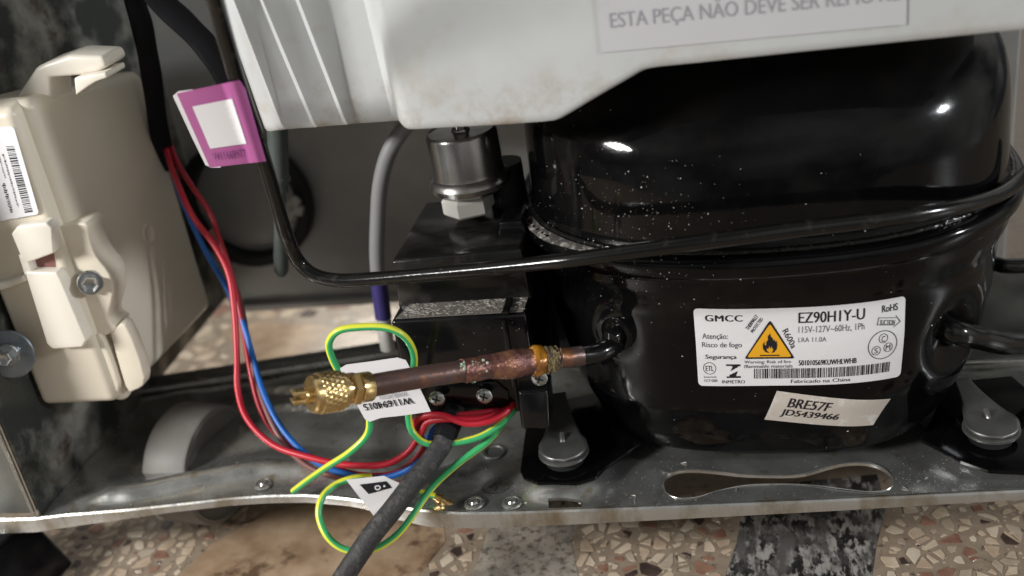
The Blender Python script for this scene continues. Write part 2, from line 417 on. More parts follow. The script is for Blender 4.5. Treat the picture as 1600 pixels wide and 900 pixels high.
for P,k in rest:
    g = bags.setdefault(chipmat(k).name, (G(),chipmat(k)))[0]
    n = len(P); g.add([(x,y,FZ-.1) for x,y in P]+[(x,y,FZ) for x,y in P], [tuple(range(n,2*n))]+[(i,(i+1)%n,n+(i+1)%n,n+i) for i in range(n)])
for g,cm_ in bags.values(): g.make('marble_chips', cm_, fl, smooth=False)['kind'] = 'stuff'
# fine grit between the larger chips
r_ = random.Random(11); g = G()
for i in range(1500):
    x,y = r_.uniform(-20,19), r_.uniform(-2.6,4.5)
    if any(inside((x,y),S_) for S_ in SP): continue
    s = r_.uniform(.03,.09); a = r_.random()*6; n = r_.choice((3,4,5))
    g.add([(x+s*r_.uniform(.6,1.2)*math.cos(a+q*math.tau/n), y+s*r_.uniform(.6,1.2)*math.sin(a+q*math.tau/n), FZ-.012) for q in range(n)], [tuple(range(n))])
g.make('marble_grit', M['chip4'], fl, smooth=False)['kind'] = 'stuff'
# ================================================================= cabinet sheets
t = root('cabinet_side_wall', 'grimy dark metal side sheet of the fridge, behind the cream box', 'wall', (-16.4,0,0))
box((-16.3,8.2,9.5), (.12,16.2,19.4), .03, 1).make('side_sheet', M['wall'], t)
g = box((-18.5,.02,6.0), (4.3,.12,11.6), .04, 2); g.make('front_flange', M['darksteel'], t)
sweep([(-16.36,-.08,.1),(-16.36,-.08,3),(-16.36,-.08,11)], .06, 8).make('flange_edge', M['steel'], t)
t = root('duct_panel', 'blurred grey metal panel at the back of the compartment', 'wall', (-4,16,-.8))
box((1,16.4,8.6), (34.5,.3,18.6), .05, 1).make('panel_sheet', M['back'], t)
box((-7,16.0,-.55), (18,.5,.35), .1, 2).make('panel_lip', M['back'], t)
# ring and hub of the fan on that panel
t = root('fan_ring', 'black round fan ring with grey hub on the back panel', 'fan', (-12.2,15.8,3))
c = Vector(PY(385,318,15.6))
v = []; n = 64
prof = [(2.35,0),(2.35,.5),(2.45,.62),(2.95,.62),(3.05,.5),(3.05,0)]
lathe(c+Vector((0,.3,0)), (0,-1,0), [(0,2.42),(.55,2.42),(.66,2.5),(.66,2.92),(.55,3.0),(0,3.0)], 64, cap=False).make('ring', M['rubber'], t)
lathe(c+Vector((0,.35,0)), (0,-1,0), [(0,2.42),(.1,2.38),(.25,1.6),(.3,.01)], 48).make('hub', M['back'], t)
t = root('white_clip', 'small white three-armed plastic clip on the black fan ring', 'clip', PY(455,345,14.5))
c = Vector(PY(452,325,14.6)); g = G()
for a,L in ((20,.62),(-38,.62),(170,.5),(95,.55)):
    R = Matrix.Rotation(math.radians(a),3,'Y'); g.add(*[(q.v,q.f) for q in [box(c+R@Vector((L*.5,0,0)), (L,.3,.42), .08,2,R)]][0])
g.make('clip_body', M['nut'], t)

# ================================================================= steel pan
def arch(x):      # raised arch of the front edge
    return .0
FRONT = [(-16.4,-.05)]+[PZ(a,b,0)[:2] for a,b in ((100,804),(200,796),(300,785),(360,778),(420,774),(480,773),(540,778),(600,788),(660,797),(720,801),(800,800),(1000,793),(1300,781),(1600,766))]+[(20,.33)]
xs_f = [p[0] for p in FRONT]; ys_f = [p[1] for p in FRONT]
def yfront(x): return float(np.interp(x, xs_f, ys_f))
def ridge(x):     # line of the long pressed ridge on the left
    return float(np.interp(x, [-15.8,-14,-11.5,-9,-6,-3,0], [0.6,1.0,1.7,2.3,2.0,1.7,1.6]))
def zpan(x, y):
    z = 0.0
    w = max(0,min(1,(x+15.6)/1.5))*max(0,min(1,(-2.5-x)/2.5))
    z += .40*w*math.exp(-((y-ridge(x))/.5)**2)
    z -= .10*w*math.exp(-((y-ridge(x)-1.5)/.5)**2)
    for (cx,cy,rx,ry,h) in ((1.45,1.3,1.35,1.1,.42),(14.9,1.9,1.9,1.2,.40),(-1.9,1.55,.85,.6,-.16),(-7.6,6.2,2.3,.28,.22),(-7.4,7.4,3.4,.22,.28)):
        d = math.hypot((x-cx)/rx,(y-cy)/ry); z += h/(1+math.exp((d-1)*9))
    z += .03*math.sin(x*1.7+y)*math.sin(y*2.1+x*.6)
    return z
NX, NYy = 250, 70; YB = 10.4; X0, X1 = -16.2, 19.5
SL = [PZ(a,b,0)[:2] for a,b in ((1036,756),(1042,744),(1060,736),(1085,734),(1120,737),(1170,743),(1240,743),(1290,731),(1325,724),(1358,724),(1384,735),(1396,752),(1388,765),(1360,769),(1320,765),(1270,759),(1220,757),(1165,759),(1120,768),(1090,777),(1060,779),(1042,771))]
SL = [(p.x,p.y) for p in spline([(x,y,0) for x,y in SL]+[(SL[0][0],SL[0][1],0)], 3)[:-1]]
b = bmesh.new(); grid = []
_ra, _rb = PZ(280,583,.1), PZ(600,535,.1)
def yback(x): return float(np.interp(x,[_ra[0]-2,_ra[0],_rb[0],_rb[0]+2],[_ra[1]-.6,_ra[1],_rb[1],_rb[1]+.2]))
for i in range(NX+1):
    x = X0+(X1-X0)*i/NX; yf = yfront(x); YB = yback(x); row = []
    for j in range(NYy+1):
        y = yf+(YB-yf)*(j/NYy)**1.2; row.append(b.verts.new((x,y,zpan(x,y)*min(1,(y-yf)/.5))))
    grid.append(row)
for i in range(NX):
    for j in range(NYy): b.faces.new((grid[i][j],grid[i+1][j],grid[i+1][j+1],grid[i][j+1]))
ret = bmesh.ops.extrude_face_region(b, geom=b.faces[:]); 
for v_ in [e for e in ret['geom'] if isinstance(e, bmesh.types.BMVert)]: v_.co.z -= .1
bmesh.ops.recalc_face_normals(b, faces=b.faces)
pan = root('steel_base_pan', 'shiny galvanised steel base pan with a bone-shaped slot under the compressor', 'base pan', (0,0,-.7))
for v_ in b.verts: v_.co = (v_.co-Vector((0,0,-.7)))*CM
pm = bpy.data.meshes.new('plate'); b.to_mesh(pm); b.free()
plate = bpy.data.objects.new('plate', pm); col.objects.link(plate); plate.parent = pan; pm.materials.append(M['steel'])
cut = G()
cut.add(*(lambda q:(q.v,q.f))(prism([(x,y,-1) for x,y in SL], (0,0,2.5))))
cut2 = [PZ(a,b_,.2)[:2] for a,b_ in ((856,777),(908,776),(908,788),(856,789))]
cut.add(*(lambda q:(q.v,q.f))(prism([(x,y,-1) for x,y in cut2], (0,0,2.5))))
cm = make('cutter', [(x,y,z) for x,y,z in cut.v], cut.f, M['steel'], pan, smooth=False)
md = plate.modifiers.new('slot','BOOLEAN'); md.operation = 'DIFFERENCE'; md.object = cm; md.solver = 'EXACT'
bpy.context.view_layer.update()
dg = bpy.context.evaluated_depsgraph_get(); nm_ = bpy.data.meshes.new_from_object(plate.evaluated_get(dg))
plate.modifiers.clear(); plate.data = nm_; nm_.name = 'plate'; bpy.data.meshes.remove(pm)
cd = cm.data; bpy.data.objects.remove(cm); bpy.data.meshes.remove(cd)
if len(nm_.materials) == 0: nm_.materials.append(M['steel'])
nm_.polygons.foreach_set('use_smooth', [True]*len(nm_.polygons)); nm_.set_sharp_from_angle(angle=math.radians(35))
# raised rim of the slot
sweep([(x,y,.02) for x,y in SL+[SL[0]]], .015, 6, per=2).make('slot_rim', M['steel'], pan)
# front lip
LT = [(-22,0.0),(-16.5,0)]+[(x,0) for x in np.linspace(-16,20,110)]
v = []; rows = 7
LB = [(0,835),(60,829),(150,817),(260,803),(345,793),(430,790),(500,791),(560,798),(620,813),(680,822),(800,820),(1000,811),(1300,797),(1600,782)]
lbx = [PY(a,b_,-.1)[0] for a,b_ in LB]; lbz = [PY(a,b_,-.1)[2] for a,b_ in LB]
for x,_ in LT:
    yf = yfront(x) if x > -16.4 else -.05
    zb = float(np.interp(x, lbx, lbz)); 
    # the lip follows the edge: its foot hangs plumb below it
    k = yf+.1; zb = min(zb-k*.55, -.25)
    for (dy,z) in ((.12,.0),(.05,.035),(-.02,.03),(-.07,-.02),(-.09,-.12),(-.09,zb),(-.02,zb),(-.02,-.1)): v.append((x,yf+dy,z))
n = 8; f = [(i*n+j,i*n+j+1,(i+1)*n+j+1,(i+1)*n+j) for i in range(len(LT)-1) for j in range(n-1)]
make('front_lip', v, f, M['lip'], pan)
_d = Vector((_rb[0]-_ra[0],_rb[1]-_ra[1],0)).normalized(); _n = Vector((-_d.y,_d.x,0)); _p = [Vector((_ra[0],_ra[1],0))-_d*3.2, Vector((_rb[0],_rb[1],0))+_d*1.2]
prism([_p[0]+Vector((0,0,-.2)),_p[1]+Vector((0,0,-.2)),_p[1]+Vector((0,0,.16)),_p[0]+Vector((0,0,.16))], _n*-.22, .05, 2).make('rear_flange', M['darksteel'], pan)
prism([_p[0]-_n*1.0+Vector((0,0,.03)),_p[1]-_n*1.0+Vector((0,0,.03)),_p[1]-_n*1.0+Vector((0,0,.3)),_p[0]-_n*1.0+Vector((0,0,.3))], _n*-.3, .09, 3).make('rear_bead', M['steel'], pan)
g = box((17,7.2,.1),(8.5,.8,.5),.15,3); g.make('rear_ridge', M['steel'], pan)
# rivets, earth mark and dimple stamped in the pan
for (a,b_) in ((741,787),(412,757),(800,786)):
    c = PZ(a,b_,.05); lathe(c, (0,0,1), [(0,.32),(.05,.30),(.08,.24),(.05,.2),(.06,.14),(.11,.10),(.09,.01)], 24).make('rivet', M['steel'], pan)
c = PZ(776,757,.05); p = Print().ring(0,0,.48,.40,.035).rect(-.3,-.02,.3,.015).rect(-.2,-.12,.2,-.085).rect(-.1,-.22,.1,-.185).rect(-.015,0,.015,.3)
zc = .04
p.lay('earth_mark', M['zinc'], pan, lambda u,v_,o: (c[0]+u, c[1]-v_, zpan(c[0]+u,c[1]-v_)+.012), 0)
c = PZ(772,706,.0); lathe(c, (0,0,1), [(.0,.42),(.05,.40),(.05,.30),(-.04,.26),(-.05,.01)], 28).make('drain_dimple', M['darksteel'], pan)
g = G(); rd = random.Random(31)
for i in range(900):
    x = rd.uniform(-15.5,16.5) if rd.random() < .5 else rd.choice((rd.gauss(4.3,1.2), rd.gauss(12.3,.8), rd.gauss(-8,2.5))); y = yfront(x)+abs(rd.gauss(.1,1.0))+.12
    if inside((x,y),SL) or y > 8 or not -16<x<18: continue
    z = zpan(x,y)*min(1,(y-yfront(x))/.5)+.004; L_ = rd.uniform(.006,.022); a = rd.random()*6.28
    if rd.random() < .04: L_ *= 6
    dx,dy = math.cos(a)*L_,math.sin(a)*L_; w = min(L_*.6,.008)
    g.add([(x-dx,y-dy,z),(x+dx,y+dy,z+L_*.3),(x+dx*.4-dy*w/L_*2,y+dy*.4+dx*w/L_*2,z+L_*.5)], [(0,1,2)])
g.make('pan_debris', M['dust'], pan, smooth=False)['kind'] = 'stuff'
t = root('rear_crossbar', 'dull grey-green metal crossbar behind the right mounting foot', 'crossbar', (17,7.9,0))
box((17.6,8.1,1.6), (8,.3,3.6), .08, 2).make('crossbar_sheet', M['darksteel'], t)
# wheel through the pan, left
t = root('white_roller_wheel', 'frosted white plastic roller wheel under the pan at the left', 'wheel', (-11.5,4.2,-3.3))
c = Vector(PY(320,690,4.4)); c.z = -1.0
lathe(c-Vector((1.25,0,0)), (1,-.18,.0), [(0,1.9),(.03,2.1),(.15,2.2),(1.75,2.2),(1.85,2.15),(1.9,2.0),(1.75,1.9),(1.5,1.0),(1.4,.6),(1.9,.5),(1.95,.01)], 48).make('tyre', M['wheel'], t)
lathe(c-Vector((1.3,0,0)), (1,0,0), [(0,.3),(3,.3)], 16).make('axle', M['darksteel'], t)
# black foot bottom left
t = root('black_levelling_foot', 'black plastic levelling foot below the pan at lower left', 'foot', (-18.2,-.3,FZ))
hexa([(-20.5,-1.9,FZ),(-17.4,-1.9,FZ),(-16.9,1.5,FZ),(-20.5,1.5,FZ)], [(-20.5,-1.5,-.95),(-18.1,-1.5,-.95),(-17.7,1.3,-.95),(-20.5,1.3,-.95)], .18, 3).make('foot_block', M['blackplastic'], t)
lathe((-19.6,-.6,FZ), (0,0,1), [(0,1.3),(.3,1.35),(.45,1.1),(.8,.6)], 24).make('foot_pad', M['rubber'], t)

# ================================================================= compressor
PROF=[(.2,4.0,4.5,2.8),(.28,5.0,5.4,2.9),(.55,5.5,5.75,2.95),(1.3,5.98,6.08,2.9),(2.6,6.58,6.42,2.8),(4.6,7.0,6.62,2.65),(5.7,7.08,6.66,2.5),(6.0,7.12,6.7,2.45),(6.15,7.22,6.8,2.4),(6.6,7.38,6.93,2.4),(7.0,7.43,6.97,2.4),
(7.1,7.45,7.0,2.4),(7.16,7.60,7.14,2.4),(7.28,7.68,7.22,2.4),(7.5,7.71,7.25,2.4),(7.66,7.68,7.22,2.4),(7.76,7.58,7.12,2.4),(7.8,7.36,6.93,2.4),(7.95,7.28,6.87,2.4),(8.1,7.23,6.8,2.4),
(9.2,7.21,6.77,2.35),(9.8,7.20,6.72,2.35),(10.3,7.18,6.62,2.35),(10.8,7.13,6.43,2.33),(11.3,7.02,6.13,2.3),(11.8,6.75,5.68,2.28),(12.25,6.1,5.05,2.25),(12.6,4.7,4.25,2.25),(12.85,3.7,3.4,2.2),(12.97,2.8,2.6,2.1),(13.0,1.0,.9,2.0)]
CX,CY = 8.05,7.45
_pz = [p[0] for p in PROF]
_zz = np.linspace(.2,13,1281); _tab = []
for i_ in (1,2,3):
    q_ = np.interp(_zz,_pz,[p[i_] for p in PROF]); sm_ = np.convolve(np.pad(q_,22,'edge'), np.ones(45)/45, 'valid'); fine_ = np.convolve(np.pad(q_,3,'edge'), np.ones(7)/7, 'valid')
    w_ = np.clip((np.abs(_zz-7.4)-.75)/.3,0,1)*np.clip((_zz-.7)/.5,0,1)*np.clip((12.7-_zz)/.3,0,1); _tab.append(sm_*w_+fine_*(1-w_))
def sec(z): return [float(np.interp(z,_zz,t_)) for t_ in _tab]
DENT = []
def S(th, z, raw=False):
    rx,ry,n = sec(z); c,s = math.cos(th), math.sin(th)
    r = (abs(c/rx)**n+abs(s/ry)**n)**(-1/n)
    if z < 6.4: r *= 1+.010*math.sin(5*th+.9)*min(1,(6.4-z)/1.5)
    p = Vector((CX+r*c, CY+r*s, z))
    if not raw:
        for q,r,d in DENT:
            e = (p-q).length
            if e < r: 
                w = (math.cos(math.pi*e/r)+1)/2; o_ = Vector((CX,CY,p.z))-p; p = p+o_.normalized()*d*w
    return p
def Sn(th, z):
    e = .02; a = S(th+e,z,True)-S(th-e,z,True); b_ = S(th,z+.05,True)-S(th,z-.05,True); n = a.cross(b_)
    return n.normalized()
def hit(px, py):
    """where the sight line meets the shell -> (theta, z)"""
    r = Vector(ray(px,py)).normalized(); o = Vector(EYE); t_ = 24.0
    while t_ < 50:
        p = o+r*t_
        if .2 < p.z < 13:
            rx,ry,n = sec(p.z); x,y = (p.x-CX)/rx,(p.y-CY)/ry
            if abs(x)**n+abs(y)**n < 1:
                return math.atan2(p.y-CY, p.x-CX), p.z
        t_ += .02
    return None
stubL = hit(962,522); pL = S(*stubL); stubR = hit(1500,520); pR = S(*stubR)
DENT += [(pL.copy(),1.0,.16),(pR.copy(),1.6,.45),(S(*hit(1010,655)),1.5,-.10),(S(*hit(1400,640)),1.6,.10)]
comp = root('compressor', 'large glossy black oval compressor with a white rating label', 'compressor', (CX,CY,.2))
def shell_part(name, z0, z1, nz, closed):
    zs = sorted(set([z0+(z1-z0)*i/nz for i in range(nz+1)]+[p for p in _pz if z0<=p<=z1])); NT = 200; v = []
    for z in zs:
        for j in range(NT): v.append(S(j*math.tau/NT, z))
    f = [(i*NT+j,i*NT+(j+1)%NT,(i+1)*NT+(j+1)%NT,(i+1)*NT+j) for i in range(len(zs)-1) for j in range(NT)]
    if closed: f.append(tuple(range(NT))[::-1] if closed < 0 else tuple((len(zs)-1)*NT+j for j in range(NT)))
    return make(name, v, f, M['shell'], comp, angle=60)
shell_part('lower_shell', .2, 7.1, 60, -1)
shell_part('seam_flange', 7.1, 7.9, 10, 0)
shell_part('upper_shell', 7.9, 13.0, 40, 1)
# rough weld bead along the seam, dusty at the left end
rw = random.Random(4); v = []; NT = 400
for j in range(NT+1):
    th = math.radians(-185)+j/NT*math.radians(190)
    for q in range(6):
        a = q*math.tau/6; r = .07+.035*rw.random(); p = S(th,7.87); nn = Sn(th,8.2); nn.z = 0; nn.normalize()
        v.append(p+nn*(math.cos(a)*r+.02)+Vector((0,0,math.sin(a)*r)))
make('weld_bead', v, [(j*6+q,j*6+(q+1)%6,(j+1)*6+(q+1)%6,(j+1)*6+q) for j in range(NT) for q in range(6)], M['tubeblack'], comp, angle=70)
M['welddust'] = mat('dusty_weld', (.05,.046,.042), .7, noise=(.30,.28,.25), scale=420, mask=(.5,.62), bump=.7, bscale=500)
v = []; NT = 120
for j in range(NT+1):
    th = math.radians(-176)+j/NT*math.radians(52); w = 1
    for z in (7.78-.14*min(1,(NT-j)/45),7.78-.08*min(1,(NT-j)/45),7.785,7.80):
        p = S(th,z); nn = Sn(th,7.5); nn.z=0; nn.normalize(); v.append(p+nn*(.012+.03*rw.random())+Vector((0,0,.01*rw.random()-.0)))
make('dust_streak', v, [(j*4+q,j*4+q+1,(j+1)*4+q+1,(j+1)*4+q) for j in range(NT) for q in range(3)], M['welddust'], comp)
# specks of dust on the enamel
g = G(); rd = random.Random(9)
def speck(p, s):
    o_ = [Vector((rd.gauss(0,1),rd.gauss(0,1),rd.gauss(0,1))).normalized()*s for _ in range(4)]
    g.add([p+q for q in o_], [(0,1,2),(0,2,3),(0,3,1),(1,3,2)])
for i in range(620):
    if rd.random() < .75: px_,py_ = rd.gauss(960,80), rd.gauss(355,60)
    else: px_,py_ = rd.uniform(850,1530), rd.uniform(240,700)
    h = hit(px_,py_)
    if h: speck(S(*h)+Sn(*h)*.01, rd.choice((.007,.009,.011,.014,.018,.03)))
g.make('dust_specks', M['dust'], comp, smooth=False)['kind'] = 'stuff'
# pipes leaving the shell
def outward(h, d): 
    n_ = Sn(*h); return S(*h)+n_*d
lathe(outward(stubL,-.3), Sn(*stubL), [(0,.62),(.32,.6),(.38,.5),(.42,.36)], 28).make('stub_collar', M['shell'], comp)
lathe(outward(stubR,-.5), Sn(*stubR), [(0,.62),(.3,.6),(.36,.5),(.4,.36)], 28).make('stub_collar', M['shell'], comp)
sweep([outward(stubR,-.6), outward(stubR,.3), PY(1530,528,3.0), PY(1570,536,3.6), PY(1625,536,5.0), PY(1700,536,7)], .36, 18).make('suction_stub', M['tubeblack'], comp)
sweep([PY(1540,402,9), PY(1556,412,7.0), PY(1580,416,6.6), PY(1640,413,7)], .24, 14).make('discharge_stub', M['tubeblack'], comp)
# ---- rating label
cTL, cTR, cBR, cBL = hit(1083,481), hit(1413,461), hit(1402,586), hit(1090,603)
LW, LH = 1480., 550.
def shellmap(a,b_,c_,d,W,H):
    xa,xb,xc,xd = [S(*q).x for q in (a,b_,c_,d)]
    def fn(u,v_,off):
        s,t_ = u/W, v_/H
        x = xa*(1-s)*(1-t_)+xb*s*(1-t_)+xc*s*t_+xd*(1-s)*t_
        z = a[1]*(1-s)*(1-t_)+b_[1]*s*(1-t_)+c_[1]*s*t_+d[1]*(1-s)*t_
        rx,ry,n = sec(z); y = CY-ry*(1-abs((x-CX)/rx)**n)**(1/n); th = math.atan2(y-CY,x-CX)
        return S(th,z)+Sn(th,z)*off
    return fn
lm = shellmap(cTL,cTR,cBR,cBL,LW,LH)
def sticker(name, pts, m, parent, fn, off, cut, label=None):
    o = Print().poly(pts).lay(name, m, parent, fn, off, cut)
    if label: o['label'] = label
    return o
lab = sticker('rating_label', rounded(0,0,LW,LH,32), M['label'], comp, lm, .02, 45, 'white rating label with yellow flame triangle and barcode')
T = Print()
T.text('GMCC',80,48,345,94,0,3,1.1)
T.text('EZ90H1Y-U',740,38,1195,112,0,2.0)
T.text('RoHS',1315,38,1425,84,0,1.2)
T.text('THERMALLY',352,85,472,112,52,1); T.text('PROTECTED',386,108,506,132,52,.8)
T.text('R600a',608,192,748,236,-61,.8)
T.text('501010569KUWHLWHB',745,366,1150,404,0,1.2)
T.text('C',1318,236,1342,276); T.text('S',1272,312,1296,350); T.text('M',1352,300,1384,336)
T.ring(1330,252,32,32,4); T.ring(1284,331,32,32,4); T.ring(1368,318,32,32,4); T.ring(1328,298,103,98,5)
T.text('Segurança',65,322,293,360,0,1.2)
T.text('ETL',62,402,120,440,0,.6); T.ring(91,420,48,44,4)
T.text('INMETRO',180,506,350,530,0,.3)
T.poly([(215,390),(320,390),(320,404),(302,404),(302,410),(245,440),(262,408),(250,402),(215,402)]); T.poly([(215,490),(320,490),(320,476),(285,476),(300,440),(236,468),(236,478),(215,478)])
T.lay('lettering', M['ink'], lab, lm, .026, 60)
T = Print()
T.text('115V-127V~60Hz, 1Ph',740,134,1195,184); T.text('LRA 11.0A',740,208,935,240)
T.text('Atenção:',50,176,235,222,0,.6); T.text('Risco de fogo',45,236,335,282,0,.6)
T.text('Fabricado na China',690,506,1115,532,0,.8)
T.text('SUCTION',1302,136,1408,168,-8,.5)
T.poly([(1290,112),(1296,112),(1286,160),(1280,160)]); T.poly([(1292,112),(1412,128),(1412,133),(1292,117)]); T.poly([(1282,156),(1404,172),(1404,177),(1282,161)])
T.poly([(1412,112),(1450,160),(1396,192),(1400,184),(1440,159),(1414,124)])
T.text('Warning: Risk of fire',350,364,690,392,0,.4); T.text('/flammable materials',345,394,700,418,0,.4)
T.text('Intertek',45,474,140,490); T.text('OCP 0080',45,500,145,520)
T.lay('small_print', M['greyink'], lab, lm, .026, 60)
barcode(Print(),420,1390,424,496,4.6,5).lay('barcode', M['ink'], lab, lm, .026, 60)
def tri(s):   # rounded warning triangle shrunk by s
    P = [(540,85+s*1.9),(350+s*1.6,352-s),(716-s*1.6,352-s)]; out = []
    for i in range(3):
        a,b_,c_ = Vector(P[i-1]),Vector(P[i]),Vector(P[(i+1)%3]); r = 16
        p1 = b_+(a-b_).normalized()*r; p2 = b_+(c_-b_).normalized()*r
        out += [tuple(p1), tuple((p1+p2+b_*2)/4), tuple(p2)]
    return out
Print().poly(tri(0)).lay('warning_triangle', M['ink'], lab, lm, .030, 40)
Print().poly(tri(13)).lay('yellow_field', M['yellow'], lab, lm, .037, 40)
fx = [(536,310),(505,302),(488,280),(486,252),(500,228),(498,250),(510,262),(512,236),(526,216),(522,196),(540,174),(544,196),(558,208),(562,226),(572,216),(576,236),(586,226),(590,254),(586,282),(570,302),(548,310),(560,294),(564,276),(556,284),(550,262),(540,280),(534,258),(524,284),(514,272),(514,292)]
T = Print().poly(fx).rect(465,322,606,330); T.lay('flame', M['ink'], lab, lm, .044, 40)
# ---- small serial sticker
d1,d2,d3,d4 = hit(1214,611), hit(1391,622), hit(1363,663), hit(1194,656)
sm = shellmap(d1,d2,d3,d4,590,170)
l2 = sticker('serial_sticker', [(0,0),(590,0),(590,170),(0,170)], M['paper'], comp, sm, .02, 45, 'small slanted cream sticker')
Print().text('BRE57F',85,28,300,80,0,2).text('JD5439466',70,92,370,142,0,2).lay('lettering', M['ink'], l2, sm, .026, 60)
# ---- mounting plates and feet
def foot(px, py, tail, zc, label, side):
    c = Vector(PZ(px,py,zc))
    t = root('spring_clip', label, 'clip', c, 'spring clips holding the compressor feet')
    lathe(c+Vector((0,0,-.27)), (0,0,1), [(.08,.70),(.12,.80),(.19,.80),(.22,.74)], 36).make('lower_washer', M['blackmetal'], t)
    # teardrop plate: disc joined to a tapering tail that climbs backwards
    tl = Vector(tail); d = (tl-c); L = d.length; dh = Vector((d.x,d.y,0)).normalized(); w = Vector((-dh.y,dh.x,0)); v = []; N = 70; K = 12
    rows_ = []
    for i in range(N+1):
        s = i/N
        dist = -.76+(L*.9+.76)*s
        if dist < .35: hw = math.sqrt(max(0,.76**2-dist**2))
        else:
            q = min(1,(dist-.35)/(L*.9-.35)); hw = .43*(1-q)**1.5+.24
        rise = 0 if dist < .3 else d.z*((dist-.3)/(L*.9-.3))**1.6
        rows_.append([c+dh*dist+w*(hw*(2*k/K-1))+Vector((0,0,rise+.02)) for k in range(K+1)])
    for R_ in rows_: v += R_
    f = [(i*(K+1)+k,i*(K+1)+k+1,(i+1)*(K+1)+k+1,(i+1)*(K+1)+k) for i in range(N) for k in range(K)]
    o = make('teardrop_plate', v, f, M['blackmetal'], t, angle=50); md = o.modifiers.new('t','SOLIDIFY'); md.thickness = .1*CM; md.offset = -1
    hx = c+dh*.15
    prism([hx+w*.22*math.cos(a)*(1 if abs(math.cos(a))>.4 else 1)+dh*.1*math.sin(a)+Vector((0,0,.03)) for a in [k*math.tau/12 for k in range(12)]], (0,0,.012)).make('pin_hole', M['rubber'], t)
    sweep([hx+Vector((0,0,-.1)), hx+Vector((0,0,.1))+dh*.08, hx+dh*.32+Vector((0,0,.24))], .08, 10).make('pin', M['blackmetal'], t)
    return c
cl = foot(880,700, PY(873,612,4.2), .95, 'black teardrop spring clip on the left mounting foot, beside the terminal box', -1)
cr_ = foot(1549,664, PY(1497,590,4.6), .95, 'black teardrop spring clip on the right mounting foot, near the picture edge', 1)
for cc,sgn in ((cl,-1),(cr_,1)):
    lathe((cc.x,cc.y,.3), (0,0,1), [(0,.5),(.1,.62),(.2,.62),(.25,.5),(.4,.5)], 28).make('rubber_grommet', M['rubber'], comp)
mp = [PZ(*q,.42) for q in ((826,640),(813,738),(818,748),(840,757),(900,757),(932,748),(946,733),(1010,690),(1000,600))]
prism([(p[0],p[1],.36) for p in mp], (0,0,.14), .04, 2).make('mounting_plate', M['shell'], comp)
mp = [PZ(*q,.42) for q in ((1440,690),(1470,705),(1500,722),(1545,738),(1640,742),(1640,640),(1580,590),(1480,600))]
prism([(p[0],p[1],.36) for p in mp], (0,0,.14), .04, 2).make('mounting_plate', M['shell'], comp)

# ================================================================= drip tray above
tr = root('white_drip_tray', 'white plastic drip tray hanging over the compressor, with a notice sticker', 'tray', (5,6,12.1))
cols = []   # (bottom x, bottom z, bottom y, top x, top y)
ZT = 18.5
def tcol(pb, yb, pt, yt):
    a = Vector(PY(*pb, yb)); c_ = Vector(PY(*pt, yt)); k = (ZT-a.z)/(c_.z-a.z); e = a+(c_-a)*k; cols.append((a,e))
tcol((436,205),9,(372,0),9)
tcol((424,207),2.2,(352,0),2.2)
tcol((416,207),1.75,(344,0),1.75); tcol((420,208),1.5,(347,0),1.45)
tcol((439,206),1.36,(360,0),1.2); tcol((441,206),1.34,(362,0),1.2); tcol((444,205),1.22,(365,0),1.05); tcol((447,205),1.24,(368,0),1.07)
tcol((470,203),1.36,(388,0),1.35)
tcol((490,202),1.46,(404,0),1.5); tcol((492,202),1.44,(406,0),1.48); tcol((495,201),1.25,(410,0),1.1); tcol((498,201),1.27,(413,0),1.12)
tcol((520,199),1.40,(440,0),1.4)
tcol((538,198),1.50,(461,0),1.6); tcol((540,198),1.48,(463,0),1.58); tcol((543,197),1.28,(467,0),1.2); tcol((546,197),1.30,(470,0),1.22)
tcol((552,196),1.42,(510,0),1.55); tcol((556,196),1.46,(514,0),1.6)
tcol((585,194),1.5,(545,0),1.6); tcol((615,192),1.5,(568,0),1.6); tcol((622,191),1.3,(575,0),1.4)
tcol((626,196),.5,(580,0),.55); tcol((630,201),.15,(584,0),.2); tcol((637,205),.03,(589,0),.05); tcol((648,205),0,(597,0),0)
tcol((700,202),0,(650,0),0); tcol((780,198),0,(740,0),0)
for (a,b_) in ((850,193),(866,191),(876,188),(890,180),(940,150),(985,124),(1000,115),(1012,110),(1030,107),(1100,100),(1250,84),(1420,67),(1600,49),(1760,33)):
    tcol((a,b_),0,(a-8,-40),0)
v = []
zin = 13.35
for a,e in cols:
    up = (e-a)
    rows_ = [Vector((a.x,13.5,zin)), Vector((a.x,max(a.y+1.2,1.6),zin)), Vector((a.x,a.y+.9,max(a.z+.05,min(zin,a.z+.05)))), Vector((a.x,a.y+.22,a.z)), Vector((a.x,a.y+.08,a.z+.03)), a+up*(.12/up.length)+Vector((0,.015,0)), a+up*(.26/up.length), a+up*.5, e]
    v += rows_
n = 9
f = [(i*n+j,i*n+j+1,(i+1)*n+j+1,(i+1)*n+j) for i in range(len(cols)-1) for j in range(n-1)]
o = make('tray_wall', v, f, M['tray'], tr, angle=40)
md = o.modifiers.new('t','SOLIDIFY'); md.thickness = .12*CM; md.offset = 1
